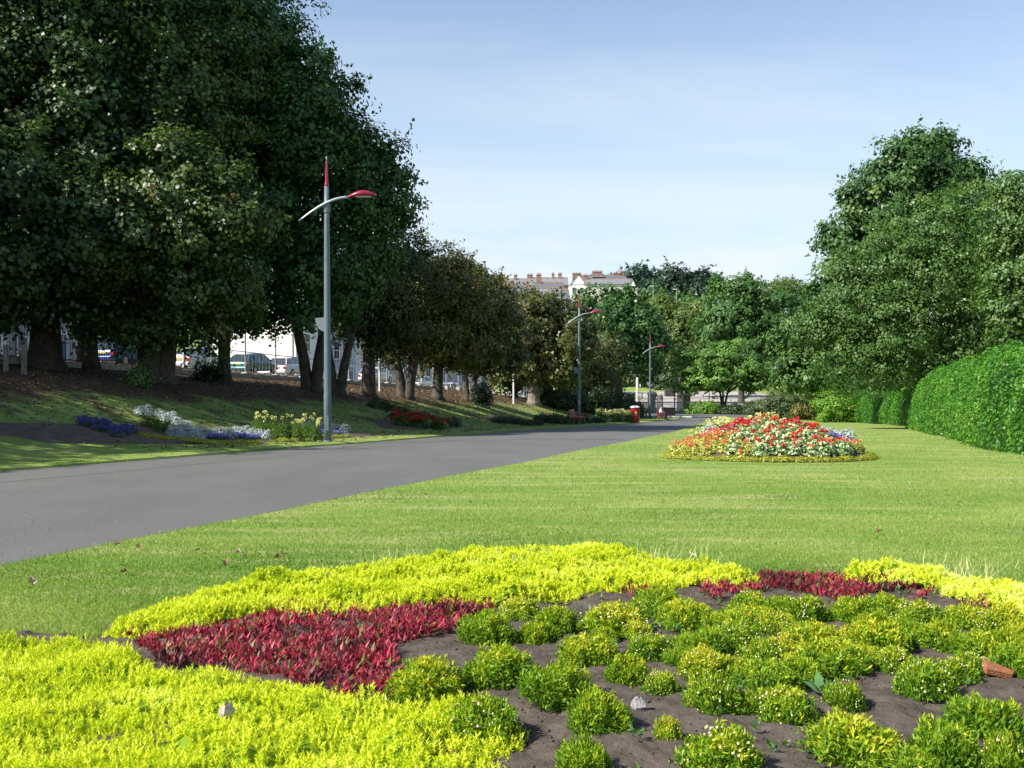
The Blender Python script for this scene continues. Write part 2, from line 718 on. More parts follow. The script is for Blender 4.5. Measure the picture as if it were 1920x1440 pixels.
# ------------------------------------------------------------------ ground
def nodes_lawn():
    m, N, L, p = newmat('lawn_and_bank')
    geo = N.new('ShaderNodeNewGeometry')
    # offset from the lamp line, in metres: u = (x - x0(y)) * CK
    sp = N.new('ShaderNodeSeparateXYZ')
    L.new(geo.outputs['Position'], sp.inputs[0])

    def mth(op, a, b=None, clamp=False):
        n = N.new('ShaderNodeMath')
        n.operation = op
        n.use_clamp = clamp
        for i, v in enumerate((a, b)):
            if v is None:
                continue
            if isinstance(v, (int, float)):
                n.inputs[i].default_value = v
            else:
                L.new(v, n.inputs[i])
        return n.outputs[0]

    def noise(s, det=5, sc=(1, 1, 1), rough=.55, rot=0):
        mp = N.new('ShaderNodeMapping')
        mp.inputs['Scale'].default_value = sc
        mp.inputs['Rotation'].default_value = (0, 0, rot)
        L.new(geo.outputs['Position'], mp.inputs[0])
        n = N.new('ShaderNodeTexNoise')
        n.inputs['Scale'].default_value = s
        n.inputs['Detail'].default_value = det
        n.inputs['Roughness'].default_value = rough
        L.new(mp.outputs[0], n.inputs[0])
        return n.outputs[0]

    def mr(v, a, b):
        n = N.new('ShaderNodeMapRange')
        n.interpolation_type = 'SMOOTHSTEP'
        L.new(v, n.inputs[0])
        n.inputs[1].default_value = a
        n.inputs[2].default_value = b
        return n.outputs[0]

    def mix(f, a, b):
        n = N.new('ShaderNodeMixRGB')
        if isinstance(f, float):
            n.inputs[0].default_value = f
        else:
            L.new(f, n.inputs[0])
        for i, v in ((1, a), (2, b)):
            if isinstance(v, tuple):
                n.inputs[i].default_value = rgb(v)
            else:
                L.new(v, n.inputs[i])
        return n.outputs[0]

    u = mth('MULTIPLY', mth('SUBTRACT', sp.outputs[0], mth('ADD', mth('MULTIPLY', sp.outputs[1], K), -5.15 - K * 27.9)), CK)
    big = noise(.55, 4, (1, 1, 1))
    band = noise(1.1, 4, (.55, 2.6, 1), rot=R(8))
    fine = noise(38, 4)
    g1 = mix(mr(fine, .35, .65), (.115, .205, .032), (.200, .285, .062))
    g2 = mix(mth('MULTIPLY', mr(big, .45, .65), .65), g1, (.265, .310, .090))
    dry = mth('MULTIPLY', mr(band, .50, .68), .70)
    g3 = mix(dry, g2, (.38, .36, .165))
    lit = mix(mr(noise(9, 6), .35, .7), (.045, .030, .020), (.115, .078, .045))
    spk = noise(26, 2)
    lit = mix(mr(spk, .62, .70), lit, (.22, .15, .07))
    # leaf litter and bare soil under the row of trees
    edge = mth('ADD', u, mth('MULTIPLY', mth('SUBTRACT', noise(.5, 4), .5), 3.2))
    lf = mth('MULTIPLY', mr(edge, -6.2, -7.4), mr(edge, -19.5, -18.2))
    far = mr(sp.outputs[1], 96, 88)
    lf = mth('MULTIPLY', lf, far)
    patch = mth('MULTIPLY', mth('MULTIPLY', mr(noise(.8, 4), .50, .62), mr(edge, -2.6, -4.4)), .75)
    lf = mth('MAXIMUM', lf, mth('MULTIPLY', patch, far))
    c = mix(lf, g3, lit)
    L.new(c, p.inputs['Base Color'])
    p.inputs['Roughness'].default_value = .95
    p.inputs['Specular IOR Level'].default_value = .15
    b = N.new('ShaderNodeBump')
    b.inputs['Strength'].default_value = .7
    b.inputs['Distance'].default_value = .03
    L.new(noise(55, 5), b.inputs['Height'])
    L.new(b.outputs[0], p.inputs['Normal'])
    return m


M_LAWN = nodes_lawn()
M_TAR = None


def tarmac(name, c, c2, s=1.0):
    m, N, L, p = newmat(name)
    geo = N.new('ShaderNodeNewGeometry')

    def noise(sc, det, scl=(1, 1, 1), rot=0):
        mp = N.new('ShaderNodeMapping')
        mp.inputs['Scale'].default_value = scl
        mp.inputs['Rotation'].default_value = (0, 0, rot)
        L.new(geo.outputs['Position'], mp.inputs[0])
        n = N.new('ShaderNodeTexNoise')
        n.inputs['Scale'].default_value = sc
        n.inputs['Detail'].default_value = det
        L.new(mp.outputs[0], n.inputs[0])
        return n.outputs[0]
    r = N.new('ShaderNodeValToRGB')
    r.color_ramp.elements[0].position = .36
    r.color_ramp.elements[1].position = .66
    r.color_ramp.elements[0].color = rgb(c2)
    r.color_ramp.elements[1].color = rgb(c)
    L.new(noise(.6, 7, (1.3, .6, 1), -RZ), r.inputs[0])
    r2 = N.new('ShaderNodeValToRGB')
    r2.color_ramp.elements[0].position = .35
    r2.color_ramp.elements[1].position = .7
    r2.color_ramp.elements[0].color = (.66, .66, .66, 1)
    r2.color_ramp.elements[1].color = (1.42, 1.42, 1.42, 1)
    L.new(noise(120, 3), r2.inputs[0])
    mx = N.new('ShaderNodeMixRGB')
    mx.blend_type = 'MULTIPLY'
    mx.inputs[0].default_value = 1
    L.new(r.outputs[0], mx.inputs[1])
    L.new(r2.outputs[0], mx.inputs[2])
    L.new(mx.outputs[0], p.inputs['Base Color'])
    p.inputs['Roughness'].default_value = .8
    p.inputs['Specular IOR Level'].default_value = .35
    b = N.new('ShaderNodeBump')
    b.inputs['Strength'].default_value = .5
    b.inputs['Distance'].default_value = .008
    L.new(noise(150, 3), b.inputs['Height'])
    L.new(b.outputs[0], p.inputs['Normal'])
    return m


M_TAR = tarmac('path_tarmac', (.122, .121, .114), (.104, .103, .098))
M_ROAD = tarmac('road_tarmac', (.22, .22, .22), (.16, .16, .165))
M_PAVE = tarmac('pale_paving', (.42, .38, .34), (.32, .29, .26))

ys = np.concatenate([np.arange(-30, 0, 2.0), np.arange(0, 14, .5), np.arange(14, 60, 1.0), np.arange(60, 130, 2.0),
                     np.arange(130, 320, 6.0), np.arange(320, 900, 40.0), np.array([900, 1200, 1600, 2500])])
offL = np.array([0, .02, .15, .3, .6, 1, 1.5, 2, 2.5, 3, 3.5, 4, 4.5, 5, 5.5, 6, 6.5, 7, 7.5, 8, 8.5, 9, 9.5, 10, 11, 12, 13, 14, 15, 16, 17, 18, 19, 20,
                 21.5, 23, 26, 30, 40, 60, 100, 200, 500, 1500])[::-1]
offR = np.array([0, .02, .15, .5, 1, 1.5, 2, 3, 4, 5, 6, 8, 10, 14, 20, 30, 50, 100, 200, 500, 1500])
rows = []
for y in ys:
    uL, uR = float(path_l(y)), float(path_r(y))
    u = np.concatenate([uL - offL, np.linspace(uL + .01, uR - .01, 6), uR + offR])
    x = x0(y) + u / CK
    z = G(x, np.full_like(x, y))
    ins = np.zeros_like(u, bool)
    ins[len(offL):len(offL) + 6] = True
    z = z + np.where(ins, -.14, 0)
    # undulation of the lawn, soft shoulder at the path edge
    dL = uL - u
    z = z - np.where((dL >= 0) & (dL < .3), .035 * (1 - dL / .3), 0)
    rows.append(np.stack([x, np.full_like(x, y), z], 1))
nr, ncol = len(rows), len(rows[0])
V = np.concatenate(rows)
idx = np.arange(nr * ncol).reshape(nr, ncol)
Fq = np.stack([idx[:-1, :-1].ravel(), idx[:-1, 1:].ravel(), idx[1:, 1:].ravel(), idx[1:, :-1].ravel()], 1)
structure(obj('ground', np_mesh('ground', V, Fq, M_LAWN, smooth=True)))

# the path, a separate sheet between its two grass edges
ys2 = np.concatenate([np.arange(-30, 60, 1.0), np.arange(60, 103, 2.0)])
rows = []
for y in ys2:
    uL, uR = float(path_l(y)), float(path_r(y))
    w = .015 * math.sin(y * 1.7) + .012 * math.sin(y * 4.1 + 1)
    u = np.linspace(uL - .04, uR + .05 + w, 13)
    x = x0(y) + u / CK
    cr = -.075 + .045 * (1 - ((u - (uL + uR) / 2) / ((uR - uL) / 2)) ** 2)
    rows.append(np.stack([x, np.full_like(x, y), base_z(y) + cr], 1))
V = np.concatenate(rows)
idx = np.arange(len(rows) * 13).reshape(len(rows), 13)
Fq = np.stack([idx[:-1, :-1].ravel(), idx[:-1, 1:].ravel(), idx[1:, 1:].ravel(), idx[1:, :-1].ravel()], 1)
structure(obj('path', np_mesh('path', V, Fq, M_TAR, smooth=True)))


M_SEAM = mat('seam_tar', (.06, .06, .06), (.045, .045, .045), 9, .8)
mb = MB()
for y in np.arange(9, 46, 1.0):
    for k, yy in enumerate((y, y + 1.0)):
        uL, uR = float(path_l(yy)), float(path_r(yy))
        for u in (2.62, 2.645):
            u2 = u + .03 * math.sin(yy * .9)
            mb.v.append((x0(yy) + u2 / CK, yy, float(base_z(yy)) - .075 + .045 * (1 - ((u2 - (uL + uR) / 2) / ((uR - uL) / 2)) ** 2) + .005))
    n_ = len(mb.v)
    mb.f.append((n_ - 4, n_ - 3, n_ - 1, n_ - 2))
structure(mb.build('path_seam', M_SEAM))


def sheet(name, m, fn, us, yy, dz):
    rows = []
    for y in yy:
        pts = [fn(u, y) for u in us]
        rows.append([(p[0], p[1], g(p[0], p[1]) + dz) for p in pts])
    V = np.array([q for r_ in rows for q in r_])
    n = len(us)
    idx = np.arange(len(V)).reshape(-1, n)
    Fq = np.stack([idx[:-1, :-1].ravel(), idx[:-1, 1:].ravel(), idx[1:, 1:].ravel(), idx[1:, :-1].ravel()], 1)
    return structure(obj(name, np_mesh(name, V, Fq, m, smooth=True)))


# street above the bank, its pavement, the forecourt at the gate, the road and square beyond
lin = np.linspace
uyf = lambda u, y: (x0(y) + u / CK, y)
sheet('street', M_ROAD, uyf, lin(-32, -21.5, 6), np.arange(-20, 150, 3.0), .06)
sheet('pavement', M_PAVE, uyf, lin(-36.6, -32.2, 4), np.arange(-20, 150, 3.0), .16)
xyf = lambda x, y: (x, y)
sheet('forecourt', M_TAR, xyf, lin(9, 40, 12), np.concatenate([np.arange(101.5, 114, 2), [114.5]]), .03)
sheet('entrance_lane', M_TAR, xyf, lin(16.4, 20.4, 4), lin(114, 126, 6), .034)
sheet('road', M_ROAD, xyf, lin(-30, 120, 40), lin(125, 142, 8), .05)
sheet('kerb_paving', M_PAVE, xyf, lin(-30, 120, 40), lin(142.5, 152, 5), .15)
sheet('square', M_PAVE, xyf, lin(-20, 45, 16), lin(156, 188, 10), .09)
sheet('far_road', M_ROAD, xyf, lin(-20, 120, 30), lin(152.2, 156, 3), .05)
M_REDP = mat('red_road_paint', (.55, .22, .18), (.45, .18, .15), 6)
M_WHITEP = mat('white_road_paint', (.75, .74, .70), (.6, .6, .57), 6)
for k in range(5):
    yb = 126.6 + k * 1.3
    sheet('road_marking', M_REDP if k % 2 else M_WHITEP, xyf, lin(13, 24.5, 10), [yb, yb + .55], .056)

# ------------------------------------------------------------------ near flower bed
BEDPX = [(-500, 1260), (0, 1197), (120, 1202), (180, 1207), (200, 1180), (430, 1118), (700, 1078), (930, 1050), (1110, 1044), (1280, 1077),
         (1420, 1100), (1490, 1102), (1560, 1094), (1700, 1087), (1920, 1117), (2500, 1185), (2900, 2300), (-900, 2300)]
BED = [gp(px, py) for px, py in BEDPX]


def bed_z(x, y):
    return g(x, y) + .025 + .035 * (float(fbm(x * 3 + 5, y * 3)) - .45)


M_SOIL = mat('bed_soil', (.108, .088, .072), (.058, .047, .038), 14, .95, bump=.55, bscale=48, spec=.15, detail=8)
gx = np.arange(-3.2, 5.2, .03)
gy = np.arange(.6, 6.6, .03)
XX, YY = np.meshgrid(gx, gy)
ZZ = base_z(YY) + und(XX, YY) + .025 + .035 * (fbm(XX * 3 + 5, YY * 3) - .45)
ZZ += .030 * (fbm(XX * 9, YY * 9, 2) - .4) + .010 * rng.random(XX.shape)
ins = inpoly(BED, XX, YY)
ZZ = np.where(ins, ZZ, base_z(YY) + und(XX, YY) - .03)
idx = np.arange(XX.size).reshape(XX.shape)
cell = ins[:-1, :-1] | ins[1:, :-1] | ins[:-1, 1:] | ins[1:, 1:]
Fq = np.stack([idx[:-1, :-1][cell], idx[:-1, 1:][cell], idx[1:, 1:][cell], idx[1:, :-1][cell]], 1)
V = np.stack([XX.ravel(), YY.ravel(), ZZ.ravel()], 1)
structure(obj('bed_soil', np_mesh('bed_soil', V, Fq, M_SOIL, smooth=True)))


def poly_pts(polypx, n, h):
    P = [gp(px, py, h) for px, py in polypx]
    xs = [p[0] for p in P]
    ys_ = [p[1] for p in P]
    x = rng.uniform(min(xs), max(xs), n * 4)
    y = rng.uniform(min(ys_), max(ys_), n * 4)
    k = inpoly(P, x, y)
    area = (max(xs) - min(xs)) * (max(ys_) - min(ys_)) * k.mean()
    return x[k], y[k], P, area


# lime yellow sedum: mats of fine shoots
L_SED = leafmat('leaf_sedum', [(0, (.20, .31, .012)), (.25, (.40, .51, .016)), (.55, (.62, .68, .022)), (.85, (.74, .78, .08)), (1, (.80, .82, .32))], .32, .6, .2, (1.15, 1.2, .6))
M_SEDU = mat('sedum_base', (.30, .38, .012), (.18, .25, .012), 30, .9, bump=.8, bscale=80)
SED = {
    'front': [(-500, 1235), (0, 1188), (110, 1196), (190, 1200), (240, 1212), (285, 1235), (300, 1262), (480, 1262), (560, 1280), (620, 1306), (740, 1315),
              (850, 1312), (930, 1330), (985, 1360), (970, 1400), (945, 1440), (900, 1520), (850, 1700), (500, 2300), (-900, 2300)],
    'back': [(195, 1180), (215, 1160), (300, 1130), (430, 1100), (560, 1078), (700, 1060), (860, 1042), (930, 1030), (1020, 1030), (1110, 1022), (1200, 1040), (1280, 1060),
             (1420, 1085), (1400, 1100), (1310, 1092), (1220, 1100), (1140, 1108), (1060, 1122), (930, 1128), (850, 1132), (740, 1136), (640, 1148),
             (500, 1152), (430, 1160), (330, 1180), (260, 1190), (220, 1196)],
    'right': [(1545, 1084), (1600, 1074), (1700, 1070), (1800, 1080), (1920, 1095), (2300, 1150), (2500, 1230), (1990, 1180), (1890, 1135), (1800, 1120), (1740, 1100), (1650, 1090)],
}
sed_lab = {'front': 'lime yellow sedum mat filling the near left corner of the bed',
           'back': 'lime yellow sedum band along the back rim of the near bed',
           'right': 'pale yellow sedum band on the right rim of the near bed'}


def shoots(x, y, z, hh, n_leaf, ll, lw, tb, spread=.25):
    n = len(x)
    ax = unit(np.stack([rng.normal(0, spread, n), rng.normal(0, spread, n), np.ones(n)], 1))
    t = np.linspace(.25, 1.0, n_leaf)
    P = np.stack([x, y, z], 1)[:, None, :] + ax[:, None, :] * (t[None, :, None] * np.asarray(hh).reshape(-1, 1, 1))
    ang = (np.arange(n_leaf) * 2.4)[None, :] + rng.uniform(0, 6.28, (n, 1))
    D = np.stack([np.cos(ang), np.sin(ang), .35 + 1.0 * t[None, :] ** 2 + 0 * ang], 2)
    D = unit(D.reshape(-1, 3))
    P = P.reshape(-1, 3)
    k = len(P)
    S = unit(np.cross(D, rand_dirs(k)))
    sc = rng.uniform(.75, 1.25, k)
    V, Fq = tris(P, D, S, ll * sc, lw * sc)
    T = np.clip(np.repeat(tb, n_leaf) + rng.normal(0, .1, k) + np.tile(t - .6, n) * .25, 0, 1)
    return V, Fq, np.repeat(T, 3)


for key, poly in SED.items():
    hgt = .055
    P = [gp(px, py, hgt) for px, py in poly]
    area = abs(sum(P[i][0] * P[(i + 1) % len(P)][1] - P[(i + 1) % len(P)][0] * P[i][1] for i in range(len(P)))) / 2
    xs = [p[0] for p in P]
    yy_ = [p[1] for p in P]
    # bumpy mat underneath
    X_, Y_ = np.meshgrid(np.arange(max(min(xs), -2.6), min(max(xs), 4.5), .022), np.arange(max(min(yy_), 1.7), max(yy_) + .02, .022))

    def edge_f(x, y):
        q = 0
        for k_ in range(8):
            q = q + inpoly(P, x + .055 * math.cos(k_ * .785), y + .055 * math.sin(k_ * .785))
        return np.sqrt(np.clip((q / 8 - .35) / .65, .08, 1))

    def mat_h(x, y):
        return edge_f(x, y) * (.022 + .095 * fbm(x * 7.5 + 2, y * 7.5, 2) ** 1.5 * 1.35 * (.55 + .9 * vnoise(x * 1.6, y * 1.6)) + .02 * vnoise(x * 22, y * 22))
    i_ = inpoly(P, X_ + .05 * (vnoise(X_ * 12, Y_ * 12) - .5), Y_ + .05 * (vnoise(X_ * 12 + 9, Y_ * 12) - .5))
    Z_ = base_z(Y_) + und(X_, Y_) + .01 + np.where(i_, mat_h(X_, Y_) - .021, -.02)
    idx = np.arange(X_.size).reshape(X_.shape)
    cell = i_[:-1, :-1] & i_[1:, :-1] & i_[:-1, 1:] & i_[1:, 1:]
    Fm = np.stack([idx[:-1, :-1][cell], idx[:-1, 1:][cell], idx[1:, 1:][cell], idx[1:, :-1][cell]], 1)
    Vm = np.stack([X_.ravel(), Y_.ravel(), Z_.ravel()], 1)
    n = {'front': 11000, 'back': 11000, 'right': 3600}[key]
    x = rng.uniform(max(min(xs), -2.6), min(max(xs), 4.5), n * 5)
    y = rng.uniform(max(min(yy_), 1.9), max(yy_), n * 5)
    k = inpoly(P, x + .05 * (vnoise(x * 12, y * 12) - .5), y + .05 * (vnoise(x * 12 + 9, y * 12) - .5))
    x, y = x[k][:n], y[k][:n]
    z = base_z(y) + und(x, y) + .005 + mat_h(x, y) - .02
    tb = .12 + .85 * fbm(x * 5 + 11, y * 5, 3)
    if key == 'right':
        tb = tb + .28
    if key == 'back':
        tb = tb + .02 + .3 * (vnoise(x * 2.5 + 7, y * 2.5) - .45)
    V, Fq, T = shoots(x, y, z, rng.uniform(.022, .042, len(x)), 13, .012 if key == 'front' else .015, .0042 if key == 'front' else .006, tb)
    Ft = np.concatenate([Fm[:, [0, 1, 2]], Fm[:, [0, 2, 3]]])
    me = np_mesh('sedum', np.concatenate([Vm, V]), np.concatenate([Ft, Fq + len(Vm)]), L_SED, np.concatenate([np.full(len(Vm), .0), T]))  # mat underneath gets the darkest tint, painted shade between the shoots
    stuff(obj('sedum', me), sed_lab[key], 'sedum')

# pale dry grass blades standing in the back sedum
L_STRAW = leafmat('leaf_straw', [(0, (.35, .40, .12)), (1, (.62, .62, .32))], .3)
nst = 420
cx_ = rng.choice([960, 1000, 1190, 1250, 1040, 740, 1320, 1840, 1790], nst)
pp = [gp(a + rng.normal(0, 26), 1075 + rng.normal(0, 12) + (25 if a > 1700 else 0), 0) for a in cx_]
x = np.array([p[0] for p in pp])
y = np.array([p[1] for p in pp])
P = np.stack([x, y, base_z(y) + .03], 1)
D = unit(np.stack([rng.normal(0, .45, nst), rng.normal(0, .3, nst), np.ones(nst)], 1))
V, Fq = kites(P, D, rand_dirs(nst), rng.uniform(.07, .15, nst), .004, .05)
stuff(obj('straw_grass', np_mesh('straw_grass', V, Fq, L_STRAW, np.repeat(rng.random(nst), 4))), 'pale dry grass blades standing in the back rim sedum', 'grass')

# red leaved plants
L_RED = leafmat('leaf_red', [(0, (.045, .018, .018)), (.30, (.13, .022, .030)), (.62, (.36, .030, .060)), (.90, (.64, .070, .13)), (.96, (.66, .20, .12)), (1, (.12, .20, .03))], .3, .5, .35, (1.4, .5, .6))
REDS = [([(235, 1195), (330, 1190), (430, 1168), (450, 1148), (640, 1134), (740, 1142), (820, 1128), (935, 1134), (905, 1155), (870, 1165), (860, 1185), (800, 1195), (740, 1215),
          (738, 1290), (790, 1305), (700, 1318), (600, 1300), (520, 1270), (440, 1262), (300, 1254), (290, 1235)], 17000,
         'crimson leaved plants between the yellow sedum and the green cushions'),
        ([(1150, 1100), (1230, 1108), (1225, 1124), (1150, 1120)], 120, 'small dull purple tuft at the edge of the back sedum'),
        ([(1300, 1092), (1400, 1090), (1430, 1082), (1560, 1086), (1690, 1086), (1720, 1105), (1640, 1112), (1580, 1130), (1540, 1122), (1460, 1108), (1400, 1108), (1345, 1130), (1320, 1112)], 7500,
         'crimson leaved strip behind the green cushions on the right'),
        ([(1690, 1112), (1740, 1100), (1760, 1115), (1720, 1130)], 120, 'small salmon leaved tuft before the pale sedum'),
        ([(1800, 1135), (1850, 1122), (1860, 1140), (1820, 1160)], 110, 'small red leaved tuft beside the right rim sedum'),
        ([(790, 1425), (850, 1418), (870, 1450), (800, 1470)], 90, 'red leaved tuft in the near edge of the yellow sedum')]
for poly, n, lab in REDS:
    x, y, P_, ar = poly_pts(poly, n, .03)
    x, y = x[:n], y[:n]
    kk = (vnoise(x * 7 + 1, y * 9) > .22) | (rng.random(len(x)) < .25)
    x, y = x[kk], y[kk]
    n = len(x)
    # rosettes
    nr_ = max(4, n // 7)
    ci = rng.integers(0, n, nr_)
    pick = rng.integers(0, nr_, n)
    x = x[ci][pick] + rng.normal(0, .010, n)
    y = y[ci][pick] + rng.normal(0, .012, n)
    ang = rng.uniform(0, 6.28, n)
    tilt = rng.uniform(.1, 1.7, n)
    D = unit(np.stack([np.cos(ang) * tilt, np.sin(ang) * tilt, np.ones(n)], 1))
    P = np.stack([x, y, base_z(y) + .028 + rng.uniform(0, .03, n) * vnoise(x * 8, y * 8)], 1)
    L = rng.uniform(.018, .048, n) * (.7 + .6 * vnoise(x * 6 + 4, y * 6))
    Nn = unit(np.stack([-np.cos(ang), -np.sin(ang), tilt], 1))
    V, Fq = kites(P, D, Nn, L, L * .22, .10, .5)
    dull = 1 - .45 * (vnoise(x * 5, y * 5) > .58)
    T = np.clip((rng.beta(1.7, 1.7, n) * .98) * dull + .06 * rng.normal(size=n), 0, .99)
    T = np.where(rng.random(n) < .09, 1, T)
    stuff(obj('red_foliage', np_mesh('red_foliage', V, Fq, L_RED, np.repeat(T, 4))), lab, 'red plants')

# green cushion plants
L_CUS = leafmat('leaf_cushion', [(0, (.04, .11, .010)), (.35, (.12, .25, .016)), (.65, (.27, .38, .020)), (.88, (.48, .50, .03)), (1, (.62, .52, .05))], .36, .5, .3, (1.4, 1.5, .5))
M_BUD = mat('cream_bud', (.62, .58, .36), (.50, .42, .22), 20, .6)


def cushion_mesh(seed, wide=1.0, yel=0.0, n=4600):
    global rng
    keep = rng
    rng = np.random.default_rng(seed)
    d = rand_dirs(n, .55)
    d[:, 2] = np.abs(d[:, 2])
    r_ = rng.uniform(.60, 1.0, n) * (.72 + .5 * vnoise(d[:, 0] * 4 + seed, d[:, 1] * 4 + 4))
    P = d * r_[:, None] * np.array([.085 * wide, .085, .082])
    P[:, 2] += .004
    D = unit(d * .8 + rng.normal(size=(n, 3)) * .6 + np.array([0, 0, .4]))
    L = rng.uniform(.009, .018, n)
    V, Fq = kites(P - D * (L * .35)[:, None], D, unit(d + rand_dirs(n) * .8), L, L * .30, .08)
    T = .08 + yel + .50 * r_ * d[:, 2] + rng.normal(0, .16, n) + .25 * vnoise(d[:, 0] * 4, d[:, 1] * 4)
    me = np_mesh('foliage', V, Fq, L_CUS, np.repeat(np.clip(T, 0, 1), 4))
    # flower buds
    m = 55
    d = rand_dirs(m, 1.0)
    d[:, 2] = np.abs(d[:, 2])
    P = d * rng.uniform(.92, 1.06, m)[:, None] * np.array([.085 * wide, .085, .082])
    oct_v = np.array([(1, 0, 0), (-1, 0, 0), (0, 1, 0), (0, -1, 0), (0, 0, 1), (0, 0, -1)])
    oct_f = np.array([(0, 2, 4), (2, 1, 4), (1, 3, 4), (3, 0, 4), (2, 0, 5), (1, 2, 5), (3, 1, 5), (0, 3, 5)])
    s_ = rng.uniform(.0022, .0042, m)
    V = (P[:, None, :] + oct_v[None] * s_[:, None, None]).reshape(-1, 3)
    Fb = (oct_f[None] + (np.arange(m) * 6)[:, None, None]).reshape(-1, 3)
    mb_ = np_mesh('buds', V, Fb, M_BUD)
    rng = keep
    return me, mb_


CUSH = [cushion_mesh(100 + i, wide=[1, 1.12, .95, 1.05, 1, 1.15][i], yel=[0, .16, .04, .22, .08, -.04][i]) for i in range(6)]
cl = [  # px, py, width, height px, kind 0 plain green, 1 yellow tipped, 2 cream buds
    (798, 1250, 130, 115, 1), (908, 1170, 100, 70, 1), (935, 1228, 125, 105, 0), (975, 1137, 75, 45, 0), (1042, 1160, 95, 50, 0), (1150, 1152, 120, 75, 2),
    (1100, 1212, 105, 60, 1), (1040, 1275, 145, 90, 1), (1172, 1250, 100, 62, 0), (1222, 1207, 85, 55, 2), (1238, 1277, 68, 50, 2), (1115, 1330, 115, 92, 1),
    (905, 1335, 135, 105, 0), (1095, 1418, 120, 85, 0), (1342, 1290, 110, 92, 2), (1252, 1362, 62, 55, 0), (1352, 1398, 145, 110, 2), (1240, 1120, 95, 48, 1),
    (1285, 1148, 110, 62, 1), (1312, 1200, 105, 62, 0), (1385, 1190, 100, 60, 2), (1325, 1240, 105, 60, 0), (1405, 1125, 80, 42, 2), (1415, 1155, 95, 52, 0),
    (1508, 1140, 95, 60, 2), (1455, 1165, 80, 50, 2), (1609, 1140, 110, 60, 0), (1664, 1130, 75, 50, 1), (1722, 1147, 90, 50, 2), (1530, 1190, 110, 55, 0),
    (1640, 1192, 115, 62, 1), (1700, 1175, 80, 48, 0), (1755, 1186, 110, 60, 0), (1554, 1226, 150, 66, 1), (1676, 1235, 90, 52, 2), (1470, 1205, 95, 60, 2),
    (1432, 1222, 100, 68, 0), (1440, 1265, 120, 62, 1), (1737, 1272, 110, 82, 2), (1585, 1296, 78, 60, 2), (1471, 1312, 120, 72, 2), (1600, 1378, 180, 105, 0),
    (1792, 1256, 80, 52, 2), (1845, 1325, 140, 105, 0), (1768, 1385, 140, 115, 1), (1860, 1200, 130, 80, 1), (1890, 1155, 100, 60, 1), (1915, 1232, 100, 70, 1),
    (1890, 1415, 110, 100, 0), (1707, 1432, 115, 70, 0), (1640, 1160, 80, 45, 0), (1350, 1165, 90, 50, 1), (1500, 1255, 100, 56, 0), (1820, 1155, 90, 52, 0),
    (1925, 1185, 90, 60, 1), (1400, 1310, 70, 50, 0), (1990, 1180, 130, 80, 0), (2010, 1280, 140, 90, 1), (2030, 1400, 160, 110, 0), (1180, 1490, 140, 100, 0),
    (1500, 1500, 160, 110, 1), (1330, 1560, 150, 110, 0), (1000, 1530, 130, 100, 0), (1700, 1560, 170, 120, 0), (1130, 1185, 60, 36, 0), (1195, 1180, 70, 40, 2),
    (1205, 1140, 70, 40, 0), (1375, 1150, 75, 40, 0), (1460, 1130, 75, 40, 1), (1590, 1195, 75, 44, 0), (1380, 1250, 80, 46, 0), (1480, 1238, 80, 46, 0),
    (1620, 1228, 75, 44, 1), (1280, 1225, 75, 42, 0), (1810, 1205, 85, 48, 1), (1820, 1240, 80, 46, 2), (1845, 1165, 80, 44, 2), (1005, 1180, 80, 44, 1),
]
pos = []
for px, py, w, h, k in cl:
    x, y = gp(px, py + h * .42, .03)
    d = y
    W = w / F * d
    H = h / F * d
    pos.append((x, y, W / .185, min(1.25, max(.6, H / .105)), k, px, py))
order = sorted(range(len(pos)), key=lambda i: pos[i][1])
rowsz = [pos[i][1] for i in order]
names_ord = [q for q in ('leftmost', 'second from the left', 'third from the left', 'fourth from the left', 'fifth from the left', 'sixth from the left', 'seventh from the left',
             'eighth from the left', 'ninth from the left', 'tenth from the left', 'eleventh from the left', 'twelfth from the left', 'thirteenth from the left', 'fourteenth from the left', 'fifteenth from the left')]
kindw = ['plain green', 'yellow-tipped', 'cream-budded']
band_names = ['nearest row', 'second row', 'third row', 'fourth row', 'fifth row', 'sixth row', 'hindmost row']
vis = [i for i in range(len(pos)) if pos[i][5] < 1965 and pos[i][6] < 1480]
vis.sort(key=lambda i: pos[i][1])
per = math.ceil(len(vis) / 7)
lab_of = {}
for b_ in range(7):
    chunk = vis[b_ * per:(b_ + 1) * per]
    chunk.sort(key=lambda i: pos[i][0])
    for n_, i in enumerate(chunk):
        lab_of[i] = '%s cushion plant, %s of the %s in the near bed' % (kindw[pos[i][4]], names_ord[n_], band_names[b_])
special = {0: 'square green cushion plant touching the right end of the crimson leaved patch',
           12: 'green cushion plant pressed against the right tip of the front yellow sedum',
           15: 'small sparse half brown cushion plant just right of the grey stone',
           41: 'largest plain green cushion plant, low and wide, in front right',
           11: 'round yellowish cushion plant immediately left of the grey stone'}
for i, (x, y, sx, sz, k, px, py) in enumerate(pos):
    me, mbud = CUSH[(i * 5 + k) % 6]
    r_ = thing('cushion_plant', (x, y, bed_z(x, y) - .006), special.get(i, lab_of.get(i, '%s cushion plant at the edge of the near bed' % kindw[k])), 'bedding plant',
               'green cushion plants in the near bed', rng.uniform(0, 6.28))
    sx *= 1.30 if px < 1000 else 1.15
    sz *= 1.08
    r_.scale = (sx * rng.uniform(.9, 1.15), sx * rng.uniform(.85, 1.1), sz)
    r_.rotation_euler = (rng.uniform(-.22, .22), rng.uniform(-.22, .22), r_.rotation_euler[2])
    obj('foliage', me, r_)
    if k == 2 or (k == 0 and i % 3 == 0):
        obj('buds', mbud, r_)['kind'] = 'stuff'
